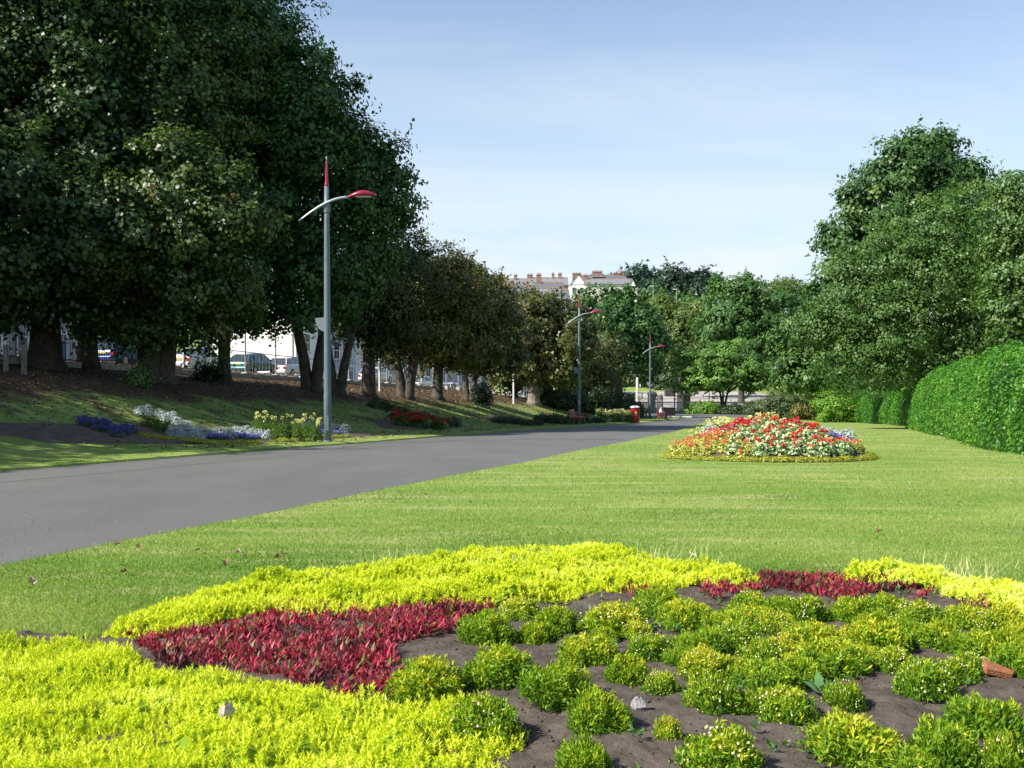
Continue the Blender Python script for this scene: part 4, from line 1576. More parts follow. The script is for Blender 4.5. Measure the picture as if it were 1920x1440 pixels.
def lamp_post(loc, label):
    t = thing('lamp_post', loc, label, 'lamp post', 'red-topped lamp posts along the path')
    mb = MB()
    mb.lathe([(.106, -.2), (.106, 1.3), (.101, 1.36), (.095, 2.5), (.085, 4.5), (.074, 6.2), (.066, 7.18)], 20)
    mb.build('pole', M_POST, t, smooth=True)
    MB().lathe([(.150, -.1), (.150, .025), (.120, .04), (.118, .08)], 20).build('base_collar', M_POST, t, smooth=False)
    MB().box((0, -.108, .55), (.10, .02, .42)).build('access_door', M_POST, t, bevel=.006)
    MB().lathe([(.070, 7.18), (.066, 7.22), (.044, 7.28), (.038, 7.6), (.022, 7.85), (.014, 7.88)], 16).build('spire', M_CRIM, t, smooth=True)
    MB().lathe([(.018, 7.88), (.016, 7.96), (.004, 8.02)], 12).build('finial', M_ARM, t, smooth=True)
    mb = MB()
    pts = []
    for i in range(13):
        s = i / 12
        x = -.76 + s * 1.40
        pts.append((x, -.0, 6.20 + .70 * math.sin(s * 1.5) - .04 * s * s))
    mb.tube([(p[0], -.10, p[2]) for p in pts], [.020 + .016 * min(1, i / 5) for i in range(13)], 10)
    mb.build('arm', M_ARM, t, smooth=True)
    MB().lathe([(.098, 6.44), (.098, 6.66)], 20).build('arm_bracket', M_POST, t)
    # shell shaped luminaire
    mb = MB()
    vs = []
    ns_, nk = 13, 12
    for i in range(ns_):
        s = i / (ns_ - 1)
        w = .165 * math.sin(math.pi * min(1, s * .96 + .03)) ** .75 + .012
        hh = .105 * math.sin(math.pi * min(1, s * .9 + .06)) ** .9 + .010
        cxx = .60 + s * .80
        czz = 6.865 + .085 * math.sin(s * 2.6) + .01 * s
        for k in range(nk):
            a = 2 * math.pi * k / nk
            zz = math.sin(a) * hh
            zz = zz if zz > 0 else zz * .45
            vs.append((cxx, -.10 + math.cos(a) * w, czz + zz - .02))
    fs = [(i * nk + k, i * nk + (k + 1) % nk, (i + 1) * nk + (k + 1) % nk, (i + 1) * nk + k) for i in range(ns_ - 1) for k in range(nk)]
    fs += [tuple(range(nk)), tuple((ns_ - 1) * nk + k for k in range(nk))[::-1]]
    mb.add(vs, fs)
    h = mb.build('lamp_head', M_CRIM, t, smooth=True)
    MB().box((1.04, -.10, 6.865), (.42, .20, .03)).build('lens', M_LENS, h, bevel=.01)
    # half round plate strapped to the pole
    mb = MB()
    vs = []
    for yy in (.02, .06):
        vs.append((-.07, yy, 3.52))
        for k in range(9):
            a = math.pi + k / 8 * math.pi / 2 * 1.15
            vs.append((-.07 + .27 * math.cos(a), yy, 3.50 + .38 * math.sin(a)))
    nn = 10
    fs = [tuple(range(nn)), tuple(range(nn, 2 * nn))[::-1]] + [(k, (k + 1) % nn, nn + (k + 1) % nn, nn + k) for k in range(nn)]
    mb.add(vs, fs).build('sign_plate', mat('plate_grey', (.20, .23, .26), (.17, .20, .22), 5, .5), t)
    return t


lp1 = lamp_post(at(614, 28.0, -.02), 'nearest and tallest-looking grey lamp post, standing beside the long border')
for px, d, lab in ((1086, 61.5, 'middle grey lamp post, beside the empty red bench'), (1219, 94.5, 'farthest grey lamp post, between the red bin and the seated person')):
    c = copy_tree(lp1)
    c.location = at(px, d, -.02)
    c['label'] = lab

# ------------------------------------------------------------------ benches, bin, person, lectern
M_SLATR = mat('red_slat_paint', (.38, .022, .020), (.28, .018, .016), 9, .5)
M_CAST = mat('cast_leg', (.05, .045, .045), (.03, .03, .03), 9, .5)
M_LEGO = mat('rust_leg', (.55, .14, .06), (.42, .10, .05), 9, .6)


def bench(loc, rz, label, legm=M_CAST):
    t = thing('park_bench', loc, label, 'bench', 'red park benches by the path', rz)
    # local +X faces the path, length along Y
    for i, yy in enumerate((-.72, .72)):
        mb = MB()
        mb.tube([(.02, yy, 0), (-.14, yy, .42), (-.30, yy, .88)], [.026, .026, .02], 6)
        mb.tube([(.02 + .40, yy, 0), (.30, yy, .42)], .026, 6)
        mb.tube([(-.34, yy, 0), (-.10, yy, .40)], .024, 6)
        mb.tube([(-.16, yy, .40), (.34, yy, .42)], .024, 6)
        mb.tube([(-.22, yy, .66), (.30, yy, .64), (.32, yy, .42)], .02, 6)
        mb.build('leg_frame', legm if i == 0 else M_LEGO, t)
    for k in range(5):
        MB().box((-.10 + k * .105, 0, .445 + .004 * k), (.085, 1.62, .03)).build('seat_slat', M_SLATR, t)
    for k in range(4):
        MB().box((-.165 - .045 * k, 0, .53 + .105 * k), (.025, 1.62, .085), tilt=Matrix.Rotation(-.38, 3, 'Y')).build('back_slat', M_SLATR, t)
    return t


pb = UY(.55, 58.5)
bench(pb, RZ, 'empty red slatted park bench beside the middle lamp post', M_CAST)
pb2 = at(1238, 90)
bench(pb2, RZ, 'red park bench near the gate with a person sitting on it', M_CAST)

M_BIN = mat('bin_red', (.45, .012, .015), (.38, .010, .012), 6, .35, coat=.3)
M_BINT = mat('bin_lid', (.72, .70, .70), (.62, .60, .60), 6, .4)
M_GOLD = mat('gold_print', (.80, .62, .22), (.7, .5, .18), 12, .5)
lb = at(1191, 70.5)
t = thing('litter_bin', lb, 'red round litter bin with pale domed lid and gold emblem', 'litter bin')
MB().lathe([(.30, 0), (.325, .04), (.325, .20), (.34, .22), (.325, .24), (.325, .84), (.345, .88), (.345, .93), (.29, .94)], 24).build('body', M_BIN, t, smooth=False)
MB().lathe([(.29, .94), (.29, 1.0), (.30, 1.02)], 24).build('opening', M_BLACK, t)
MB().lathe([(.345, 1.02), (.35, 1.06), (.30, 1.12), (.18, 1.16), (.02, 1.175)], 24).build('lid', M_BINT, t, smooth=True)
for a in (0, 1.57, 3.14, 4.71):
    MB().box((.31 * math.cos(a + .7), .31 * math.sin(a + .7), .98), (.05, .05, .10), rz=a + .7).build('lid_post', M_BIN, t)
# round emblem and a line of gold print wrapped on the front of the drum
mb = MB()


def wrap(px_, z, r_=.331, a0=-math.pi / 2):
    a = a0 + px_ / r_
    return (r_ * math.cos(a), r_ * math.sin(a), z)


vs = [wrap(0, .66)]
for k in range(20):
    a = 2 * math.pi * k / 20
    vs.append(wrap(.10 * math.cos(a), .66 + .12 * math.sin(a)))
mb.add(vs, [(0, 1 + k, 1 + (k + 1) % 20) for k in range(20)])
mb.build('emblem', M_GOLD, t)
mb = MB()
for k in range(7):
    xx = -.15 + k * .05
    mb.add([wrap(xx - .017, .47), wrap(xx + .017, .47), wrap(xx + .017, .51), wrap(xx - .017, .51)], [(0, 1, 2, 3)])
mb.build('print_line', M_GOLD, t)

lc = at(1314, 73)
t = thing('information_lectern', lc, 'small grey-blue post with a slanted dark panel on the right edge of the path', 'sign')
MB().box((0, 0, .40), (.09, .07, .84)).build('post', M_POST, t, bevel=.01)
MB().box((.02, 0, .90), (.30, .34, .03), tilt=Matrix.Rotation(R(-48), 3, 'Y')).build('panel', mat('panel_dark', (.06, .08, .09), (.05, .06, .07), 8, .3), t, bevel=.006)


def skin_person(name, label, loc, rz, joints, edges, clothes):
    """joints: name -> (pos, radius). clothes: list of (part name, joint subset edges, material, inflate)"""
    root = thing(name, loc, label, 'person', None, rz)

    def grow(nm, eds, m, infl, parent, rootj):
        used = []
        for a, b in eds:
            for q in (a, b):
                if q not in used:
                    used.append(q)
        me = bpy.data.meshes.new(nm)
        me.from_pydata([joints[q][0] for q in used], [(used.index(a), used.index(b)) for a, b in eds], [])
        o = bpy.data.objects.new(nm, me)
        link(o, parent)
        sk = o.modifiers.new('skin', 'SKIN')
        sk.use_smooth_shade = True
        for i, q in enumerate(used):
            r_ = joints[q][1] * infl
            me.skin_vertices[0].data[i].radius = (r_, r_)
            me.skin_vertices[0].data[i].use_root = (q == rootj)
        sb = o.modifiers.new('sub', 'SUBSURF')
        sb.levels = 1
        sb.render_levels = 2
        # evaluated to a plain mesh so that it carries its material
        me.materials.append(m)
        return o
    for nm, eds, m, infl, rj in clothes:
        grow(nm, eds, m, infl, root, rj)
    return root


M_SKIN = mat('skin', (.48, .28, .20), (.42, .24, .17), 10, .6)
M_SHIRT = mat('white_shirt', (.80, .80, .82), (.70, .70, .74), 10, .8)
M_TROU = mat('dark_trousers', (.03, .03, .05), (.02, .02, .03), 10, .85)
M_HAIR = mat('dark_hair', (.05, .03, .02), (.03, .02, .015), 30, .7)
J = {'pelvis': ((.02, 0, .56), .15), 'belly': ((.0, 0, .72), .145), 'chest': ((.03, 0, .93), .155), 'neck': ((.08, 0, 1.10), .055), 'head0': ((.11, 0, 1.17), .075), 'head1': ((.12, 0, 1.27), .095), 'head2': ((.11, 0, 1.34), .07),
     'shl': ((.03, .19, 1.01), .062), 'ell': ((.10, .24, .76), .048), 'wrl': ((.32, .17, .68), .034), 'hal': ((.40, .14, .66), .036),
     'shr': ((.03, -.19, 1.01), .062), 'elr': ((.10, -.24, .76), .048), 'wrr': ((.32, -.17, .68), .034), 'har': ((.40, -.14, .66), .036),
     'hil': ((.08, .10, .54), .10), 'knl': ((.46, .13, .52), .068), 'anl': ((.48, .13, .10), .042), 'tol': ((.66, .14, .04), .036),
     'hir': ((.08, -.10, .54), .10), 'knr': ((.46, -.13, .52), .068), 'anr': ((.42, -.13, .10), .042), 'tor': ((.60, -.14, .04), .036)}
body_e = [('pelvis', 'belly'), ('belly', 'chest'), ('chest', 'neck'), ('neck', 'head0'), ('head0', 'head1'), ('head1', 'head2'), ('chest', 'shl'), ('shl', 'ell'), ('ell', 'wrl'), ('wrl', 'hal'),
          ('chest', 'shr'), ('shr', 'elr'), ('elr', 'wrr'), ('wrr', 'har'), ('pelvis', 'hil'), ('hil', 'knl'), ('knl', 'anl'), ('anl', 'tol'), ('pelvis', 'hir'), ('hir', 'knr'), ('knr', 'anr'), ('anr', 'tor')]
J2 = J
pz = pb2 + Vector((.04, 0, .0))
joints = J
rp = skin_person('person', 'person in a white top and dark trousers sitting on the red bench near the gate', pz, RZ, J, body_e, [
    ('body', body_e, M_SKIN, 1.0, 'pelvis'),
    ('shirt', [('pelvis', 'belly'), ('belly', 'chest'), ('chest', 'shl'), ('shl', 'ell'), ('chest', 'shr'), ('shr', 'elr')], M_SHIRT, 1.13, 'belly'),
    ('trousers', [('pelvis', 'hil'), ('hil', 'knl'), ('knl', 'anl'), ('pelvis', 'hir'), ('hir', 'knr'), ('knr', 'anr')], M_TROU, 1.16, 'pelvis')])
MB().lathe([(.02, -.02), (.092, .0), (.108, .05), (.10, .11), (.06, .15), (.01, .165)], 14, (.095, 0, 1.235)).build('hair', M_HAIR, rp, smooth=True)
for yy in (.13, -.13):
    MB().box((.55 if yy > 0 else .49, yy * 1.05, .04), (.27, .10, .085)).build('shoe', M_BLACK, rp, bevel=.02)

# ------------------------------------------------------------------ entrance: pillars, railings, gates
M_PIL = mat('pillar_stone', (.42, .38, .33), (.28, .26, .23), 4, .9, bump=.3)
M_PILW = mat('pillar_pale', (.75, .70, .60), (.60, .55, .47), 4, .85)


def pillar(px, d, label, w=.85, h=2.35):
    t = thing('gate_pillar', at(px, d), label, 'gate pillar', 'stone pillars of the park gate')
    MB().box((0, 0, .15), (w + .16, w + .16, .5)).build('plinth', M_PIL, t, bevel=.02)
    for k in range(5):
        MB().box((0, 0, .40 + .155 + k * .315), (w, w, .305)).build('block', M_PIL if k % 2 else mat('pillar_stone2', (.48, .43, .36), (.34, .31, .27), 4, .9), t, bevel=.015)
    MB().box((0, 0, h - .28), (w + .22, w + .22, .14)).build('cornice', M_PILW, t, bevel=.02)
    MB().lathe([(.62 * w / .85, 0), (.60 * w / .85, .08), (.40, .20), (.02, .28)], 4, (0, 0, h - .21)).build('cap', M_PILW, t)
    return t


pillar(1222, 117, 'dark stone gate pillar behind the farthest lamp post')
pillar(1287, 117, 'pale capped stone gate pillar right of the gate opening')


def railing(p0, p1, n_post, h, label, group=None, name='railing', gap=.13, m=M_BLACK, cat='railing', zoff=0.0, post_r=.035):
    p0, p1 = Vector(p0), Vector(p1)
    t = thing(name, (p0.x, p0.y, g(p0.x, p0.y)), label, cat, group)
    L = (p1 - p0).length
    mbb = MB()

    def pt(s):
        q = p0.lerp(p1, s)
        return Vector((q.x, q.y, g(q.x, q.y) + zoff)) - Vector(t.location)
    nb = int(L / gap)
    for k in range(nb):
        q = pt((k + .5) / nb)
        mbb.tube([q + Vector((0, 0, .04)), q + Vector((0, 0, h))], .010, 4)
    o = mbb.build('bars', m, t)
    o['kind'] = 'stuff'
    for k in range(n_post):
        q = pt(k / (n_post - 1))
        MB().tube([q - Vector((0, 0, .3)), q + Vector((0, 0, h + .12))], post_r, 6).build('post', m, t)
    ns = 12
    for z in (.14, h - .16):
        MB().tube([pt(i / ns) + Vector((0, 0, z)) for i in range(ns + 1)], .02, 5).build('rail', m, t)
    return t


railing(at(1168, 118), at(1216, 117.4), 4, 1.7, 'black iron railing between the dark bushes and the dark gate pillar', gap=.16)
railing(at(1232, 121), at(1243, 117.5), 2, 1.9, 'open black gate leaf at the dark gate pillar', name='gate_leaf', cat='gate', gap=.16)
railing(at(1281, 117.5), at(1270, 122), 2, 1.9, 'open black gate leaf at the pale gate pillar', name='gate_leaf', cat='gate', gap=.16)
tp = at(1265, 112)
t = thing('black_post', tp, 'tall slim black post standing in the gate opening', 'post')
MB().lathe([(.09, 0), (.09, .3), (.06, .34), (.055, 3.1), (.08, 3.12), (.02, 3.3)], 10).build('shaft', M_BLACK, t)
t = thing('bus_stop_pole', at(1195, 127), 'cream pole with a small sign outside the gate, left of the dark pillar', 'pole')
MB().lathe([(.16, 0), (.16, 3.6), (.10, 3.7)], 10).build('shaft', M_PILW, t)
MB().box((.28, 0, 2.7), (.30, .05, .35)).build('flag', M_WHITEP, t)
t = thing('litter_box', at(1183, 120.5), 'dark green cabinet behind the iron railing', 'cabinet')
MB().box((0, 0, .85), (.95, .8, 1.7)).build('body', mat('cabinet_green', (.02, .035, .03), (.015, .025, .02), 8, .5), t, bevel=.04)
MB().box((0, 0, 1.74), (1.05, .9, .08)).build('top', mat('cabinet_green', (0, 0, 0)), t, bevel=.02)
t = thing('black_planter', at(1254, 108), 'low black planter box behind the seated person', 'planter')
MB().box((0, 0, .40), (1.3, .9, .8)).build('box', M_BLACK, t, bevel=.03)
MB().box((0, 0, .82), (1.38, .98, .06)).build('rim', M_BLACK, t, bevel=.01)

# low wall and white kerb stones right of the gate
mbw = thing('low_wall', at(1300, 119), 'low pale stone wall running right from the pale gate pillar', 'wall')
o0 = Vector(mbw.location)
for k in range(14):
    p = at(1300 + k * 11.5, 119.5 + .15 * k, .32) - o0
    MB().box(p, (.70, .35, .62)).build('stone', M_PIL, mbw, bevel=.03)
    MB().box(p + Vector((0, 0, .36)), (.72, .45, .09)).build('coping', M_PILW, mbw, bevel=.02)
M_KERBW = mat('white_kerb', (.70, .68, .62), (.55, .53, .48), 5, .9)
ke = thing('kerb_edging', at(1300, 114.6), 'row of white edging stones at the far side of the forecourt', 'kerb')
o0 = Vector(ke.location)
for k in range(19):
    p = at(1302 + k * 7.0, 114.4 + .05 * k, .06) - o0
    MB().box(p + Vector((0, rng.uniform(-.05, .05), 0)), (.38, .22, .20), rz=rng.uniform(-.15, .15)).build('stone', M_KERBW, ke, bevel=.03)
kt = thing('kerb_nose', at(1275, 101), 'white rounded kerb at the tip of the far verge', 'kerb')
for k in range(6):
    MB().box((-1.5 + k * .5, .25 * math.sin(k * .5), .05), (.48, .2, .16)).build('kerb_stone', M_KERBW, kt, bevel=.03)
t = thing('sunlit_strip', at(910, 57), 'pale strip standing for a sunlit patch on the slope left of the second lamp', 'sunlit_patch')
MB().box((0, 0, .06), (1.3, .14, .10), rz=R(-14)).build('sunlit_patch', mat('painted_sunlight', (.6, .5, .36), (.5, .4, .28), 6, .8), t, bevel=.01)  # pale solid strip added to imitate sunlight falling on the grass

# things on the square beyond
M_PLB = mat('dark_planter', (.04, .04, .045), (.03, .03, .03), 8, .6)
for px, d, lab in ((1256, 165, 'left dark cube planter on the square beyond the gate'), (1300, 176, 'middle dark cube planter on the square beyond the gate'), (1158, 170, 'dark cube planter on the square seen past the cream pole')):
    t = thing('cube_planter', at(px, d), lab, 'planter', 'dark planters on the square')
    MB().box((0, 0, .55), (1.6, 1.6, 1.1)).build('box', M_PLB, t, bevel=.04)
    p_ = obj('foliage', leafy(160, .7, .5, .22, L_SHR, .5), t, (0, 0, 1.05))
for i, (px, d) in enumerate(((1190, 150), (1204, 152), (1222, 154), (1240, 150), (1275, 152), (1290, 155), (1330, 150))):
    t = thing('bollard', at(px, d), 'slim dark bollard on the pavement beyond the gate, %s from the left' % ['first', 'second', 'third', 'fourth', 'fifth', 'sixth', 'seventh'][i], 'bollard', 'bollards beyond the gate')
    MB().lathe([(.09, 0), (.08, .9), (.11, .95), (.02, 1.05)], 8).build('shaft', M_BLACK, t)


def standing_person(px, d, label, top, legs, rz=0.0):
    Jx = {'pelvis': ((0, 0, .92), .15), 'belly': ((0, 0, 1.08), .14), 'chest': ((0, 0, 1.32), .155), 'neck': ((.02, 0, 1.48), .055), 'head0': ((.03, 0, 1.55), .075), 'head1': ((.035, 0, 1.64), .092), 'head2': ((.03, 0, 1.71), .07),
          'shl': ((0, .19, 1.40), .058), 'ell': ((-.04, .25, 1.12), .045), 'wrl': ((.06, .26, .88), .032), 'hal': ((.09, .26, .80), .035),
          'shr': ((0, -.19, 1.40), .058), 'elr': ((.03, -.25, 1.12), .045), 'wrr': ((.12, -.26, .90), .032), 'har': ((.15, -.26, .82), .035),
          'hil': ((0, .09, .88), .095), 'knl': ((.14, .10, .48), .064), 'anl': ((.10, .10, .10), .04), 'tol': ((.28, .10, .04), .035),
          'hir': ((0, -.09, .88), .095), 'knr': ((-.02, -.10, .48), .064), 'anr': ((-.20, -.10, .12), .04), 'tor': ((-.04, -.10, .04), .035)}
    global joints
    r_ = thing('person', at(px, d), label, 'person', None, rz)

    def grow(nm, eds, m, infl, rj):
        used = []
        for a, b in eds:
            for q in (a, b):
                if q not in used:
                    used.append(q)
        me = bpy.data.meshes.new(nm)
        me.from_pydata([Jx[q][0] for q in used], [(used.index(a), used.index(b)) for a, b in eds], [])
        o = bpy.data.objects.new(nm, me)
        link(o, r_)
        sk = o.modifiers.new('skin', 'SKIN')
        sk.use_smooth_shade = True
        for i, q in enumerate(used):
            me.skin_vertices[0].data[i].radius = (Jx[q][1] * infl,) * 2
            me.skin_vertices[0].data[i].use_root = (q == rj)
        sb = o.modifiers.new('sub', 'SUBSURF')
        sb.levels = 1
        sb.render_levels = 1
        me.materials.append(m)
    grow('body', body_e, M_SKIN, 1.0, 'pelvis')
    grow('shirt', [('pelvis', 'belly'), ('belly', 'chest'), ('chest', 'shl'), ('shl', 'ell'), ('chest', 'shr'), ('shr', 'elr')], top, 1.13, 'belly')
    grow('trousers', [('pelvis', 'hil'), ('hil', 'knl'), ('knl', 'anl'), ('pelvis', 'hir'), ('hir', 'knr'), ('knr', 'anr')], legs, 1.16, 'pelvis')
    MB().lathe([(.02, -.02), (.09, .0), (.105, .05), (.10, .11), (.06, .15), (.01, .16)], 12, (.01, 0, 1.60)).build('hair', M_HAIR, r_, smooth=True)
    return r_


standing_person(1229, 148, 'person in dark clothes walking on the pavement beyond the gate', mat('dark_top', (.05, .05, .07), (.04, .04, .05), 8, .8), M_TROU, 2.8)
standing_person(1296, 160, 'person in a white top walking toward the square beyond the pale pillar', M_SHIRT, M_TROU, .3)

# ------------------------------------------------------------------ trees
RB = 'trees in the row on the bank'
tree('huge dark sycamore at the far left with a thick trunk by the railing', 85, 35.4, .55, 5.0,
     [(60, 100, 36, 4.2), (-60, 260, 34, 4), (150, 230, 35, 3.6), (40, 400, 32, 2.9), (150, 430, 32.5, 2.2), (0, 530, 31.5, 1.6), (110, 500, 32, 1.4), (-120, 60, 36, 4.6),
      (120, -60, 36, 4.2), (30, -200, 37, 4.2), (220, 340, 37, 2.4), (-60, 560, 35, 1.9), (10, 585, 33, 1.1), (130, 570, 33, 1.3), (-40, 620, 34, 1.0)], L_MIX, .20, 1.0, 1, .02, RB, tb=.42)
tree('tall tree with a slim dark trunk just right of the huge far left trunk', 165, 39, .38, 5.0,
     [(230, 60, 40, 4.2), (220, -120, 40, 4.2), (160, 530, 39, 2.0), (130, 330, 41, 3.3), (240, 440, 41, 2.8), (90, 500, 40, 1.9)], L_SYC, .20, .95, 1, 0, RB, tb=.5)
tree('broad tree with a thick forked trunk and olive leaves hanging low over the bank', 290, 36, .62, 3.0,
     [(330, 350, 33.5, 2.2), (405, 420, 33.5, 2.0), (250, 430, 32.5, 2.1), (360, 510, 33.5, 2.0), (250, 570, 36, 1.6), (440, 560, 36, 1.5), (330, 600, 36, 1.2),
      (200, 210, 37.5, 3.3), (330, 170, 38, 3.2), (180, 600, 35, 1.3), (300, 625, 34.5, .9), (235, 615, 34, 1.0), (390, 620, 35, 1.1)], L_MIX, .18, 1.05, 3, .0, RB, tb=.60)
tree('tall dark sycamore with a straight trunk between the white cars', 420, 43, .30, 4.5,
     [(390, 90, 44, 4.5), (390, -70, 44, 3.2), (470, 250, 44, 3.6), (400, 300, 44, 3.6), (470, 590, 43, 1.5), (380, 430, 44, 2.6), (520, 440, 44, 2.6), (400, 560, 43, 1.8), (300, -80, 44, 4)],
     L_SYC, .20, 1.0, 1, 0, RB, tb=.45)
tree('tallest sycamore at the right of the big dark group, behind the nearest lamp', 585, 45.6, .42, 3.4,
     [(498, 105, 41.8, 2.3), (572, 165, 41.8, 2.2), (550, 260, 41.8, 3.0), (600, 255, 41.8, 2.0), (612, 185, 41.8, 1.35), (500, 400, 40.8, 2.39), (560, 500, 40.8, 2.12), (480, 570, 40.8, 1.75), (625, 350, 41.8, 2.2),
      (430, 40, 41.8, 2.3), (560, 590, 40.3, 1.2)],
     L_SYC, .20, 1.05, 2, .0, RB, tb=.55)
tree('dark sycamore whose ragged branches reach farthest right over the path edge', 632, 47, .36, 3.2,
     [(682, 292, 42.8, 1.45), (722, 298, 42.8, 1.0), (725, 388, 42.8, 1.25), (700, 408, 42.8, 1.35), (672, 350, 42.8, 2.1), (650, 470, 42.3, 2.02), (705, 480, 43.8, 1.66), (620, 560, 42.3, 1.47), (645, 262, 42.8, 1.29),
      (655, 545, 41.8, 1.47), (738, 330, 42.8, .85), (748, 405, 42.8, .7), (640, 510, 40.8, 0.92)],
     L_SYC, .20, 1.08, 2, .03, RB, tb=.55)
for i, (x_, y_, hh_, rr_, rz_) in enumerate(((-17.9, 20.2, 4.9, 3.6, 2.1), (-22.2, 28.0, 7.2, 4.2, 3.0), (-27.5, 30.5, 11, 4.6, 4.6), (-21.0, 13.0, 5.5, 3.8, 2.6))):
    b = Vector((x_, y_, g(x_, y_)))
    lob_ = [(0, 0, hh_, rr_, rr_, rz_), (1.2, 1, hh_ - .5, rr_ * .7, rr_ * .7, rz_ * .8), (-1.5, -1.5, hh_, rr_ * .7, rr_ * .7, rz_ * .8)]
    r_ = thing('tree', b, 'sycamore of the bank row outside the left edge of the picture, %s' % ['second', 'third', 'fourth', 'first'][i], 'tree', RB)
    V_, F_, T_ = crown_arrays(lob_, .26, 1.0, tri=True)
    obj('crown', np_mesh('crown', V_, F_, L_SYC, T_), r_)
    mb = MB()
    trunk_mesh(mb, .34, hh_ * .55, lob_, 1, 0, seed=i)
    mb.build('trunk', M_BARK, r_, smooth=True)
# the chestnuts: browned crowns
tree('chestnut with a dark crown partly hidden by the ragged sycamore', 690, 50.5, .40, 3.0,
     [(700, 555, 50.5, 2.6), (740, 490, 51, 1.9), (660, 600, 50.5, 1.7), (740, 600, 50.5, 1.8), (710, 650, 50, 1.0)], L_CHE, .19, 1.1, 1, .02, RB, tb=.30)
tree('browned chestnut with a round crown, first one clear of the sycamores', 760, 55, .42, 2.8,
     [(785, 520, 55, 2.5), (760, 580, 55, 2.6), (830, 560, 55, 2.6), (800, 620, 55, 2.3), (740, 640, 55, 1.7), (835, 510, 55.5, 1.6)], L_CHE, .19, 1.15, 2, .03, RB, tb=.55)
tree('browned chestnut with a reddish top and slightly leaning trunk', 820, 60, .36, 3.0,
     [(855, 550, 60, 2.5), (830, 590, 60, 2.6), (890, 580, 60, 2.5), (870, 640, 60, 2.3), (820, 650, 60, 1.7)], L_CHE, .20, 1.15, 1, .05, RB, tb=.60)
tree('browned chestnut with a V-shaped trunk near the end of the fence', 880, 66, .34, 2.4,
     [(905, 575, 66, 2.5), (890, 610, 66, 2.6), (928, 615, 66, 2.0), (920, 655, 66, 2.0), (880, 660, 66, 2.0), (955, 675, 66, 1.1)], L_CHE, .21, 1.15, 2, .06, RB, tb=.52)
tree('large round chestnut with a pale sunlit trunk', 1000, 79.6, .50, 3.4,
     [(1000, 592, 80, 2.7), (975, 640, 80, 2.8), (1040, 625, 80, 2.9), (1010, 670, 80, 2.6), (1075, 640, 80, 1.9), (960, 690, 80, 1.8), (1060, 690, 80, 2.0)], L_CHE, .23, 1.1, 1, 0, RB, M_BARK2, tb=.55)
tree('slimmer chestnut right behind the pale sunlit trunk', 1030, 88, .34, 3.4,
     [(1045, 640, 90, 2.0), (1088, 662, 90, 1.9), (1070, 695, 90, 2.0), (1030, 700, 88, 1.8), (1105, 695, 90, 1.4)], L_CHE, .24, 1.1, 1, 0, RB, M_BARK2, tb=.50)
tree('small dark chestnut at the right end of the row', 1078, 94, .40, 3.2,
     [(1100, 685, 96, 2.2), (1125, 668, 97, 1.6), (1085, 708, 96, 2.0), (1130, 710, 94, 1.8), (1060, 715, 94, 1.5)], L_CHE, .24, 1.1, 1, 0, RB, tb=.34)
for i, (px, d, r_) in enumerate(((965, 84, .28), (1040, 97, .26), (1118, 101, .3))):
    tree('slim-trunked dark tree filling the end of the row, %s of three' % ['first', 'second', 'last'][i], px, d, r_, 3.0, [(px + 12, 690, d, 2.2), (px - 15, 700, d, 1.8), (px + 25, 650, d + 1, 1.8)],
         L_CHE, .26, 1.0, 1, 0, RB, M_BARK2 if i == 0 else M_BARK, tb=.30)
# gate trees and those beyond
tree('tall dense green tree behind the end of the row, left of the gate', 1160, 112, .5, 4.5,
     [(1120, 600, 112, 2.9), (1170, 588, 112, 2.8), (1205, 605, 112, 2.3), (1150, 630, 111, 3.4), (1205, 640, 112, 2.8), (1165, 676, 111, 2.8), (1218, 672, 112, 2.0), (1120, 680, 111, 2.6),
      (1100, 562, 112, 1.3), (1145, 552, 112, 1.3), (1180, 550, 112, 1.1), (1080, 620, 112, 1.8), (1232, 640, 113, 1.6)], L_GRN, .30, 1.1, 1, 0, None, tb=.40)
tree('small spreading tree with three thin trunks by the low wall', 1356, 113, .22, 2.6,
     [(1350, 670, 113, 2.4, .6), (1300, 690, 113, 2.4, .55), (1400, 690, 113, 2.6, .55), (1340, 710, 112, 2.6, .5), (1290, 725, 113, 1.6, .5), (1410, 720, 113, 2.2, .5), (1285, 665, 113, 1.2, .7),
      (1440, 710, 113, 1.5, .5), (1370, 650, 113, 1.6, .5)],
     leafmat('leaf_spring', [(0, (.03, .08, .015)), (.5, (.09, .19, .035)), (.85, (.15, .27, .05)), (1, (.20, .32, .07))], .3), .24, 1.15, 3, 0, None, flat=.5, tb=.62)
tree('broad round-topped green tree beyond the small spreading tree', 1390, 140, .5, 4.5,
     [(1355, 568, 140, 3.0), (1405, 556, 140, 2.8), (1435, 578, 140, 2.4), (1380, 600, 139, 4.0), (1430, 620, 140, 3.2), (1345, 620, 140, 3.2), (1400, 655, 139, 3.6), (1340, 538, 140, 1.3), (1405, 532, 140, 1.1), (1375, 538, 140, 1.2),
      (1450, 655, 141, 2.4)], L_GRN, .34, 1.05, 1, 0, None, tb=.52)
tree('yellow-green tree between the gate trees, in front of the far slope', 1275, 160, .4, 4.0,
     [(1240, 600, 160, 3.0), (1285, 605, 160, 3.6), (1320, 590, 160, 3.4), (1270, 640, 159, 3.8), (1310, 650, 159, 3.6), (1245, 575, 162, 2.2)], L_OLV, .36, 1.0, 1, 0, None, tb=.45)
tree('dark green tree behind, right of the broad round-topped tree', 1480, 165, .4, 4.0,
     [(1475, 580, 165, 3.2), (1510, 600, 165, 3.4), (1490, 640, 164, 4.0), (1465, 680, 163, 3.4), (1460, 560, 166, 2.2)], L_GRN, .38, 1.0, 1, 0, None, tb=.32)
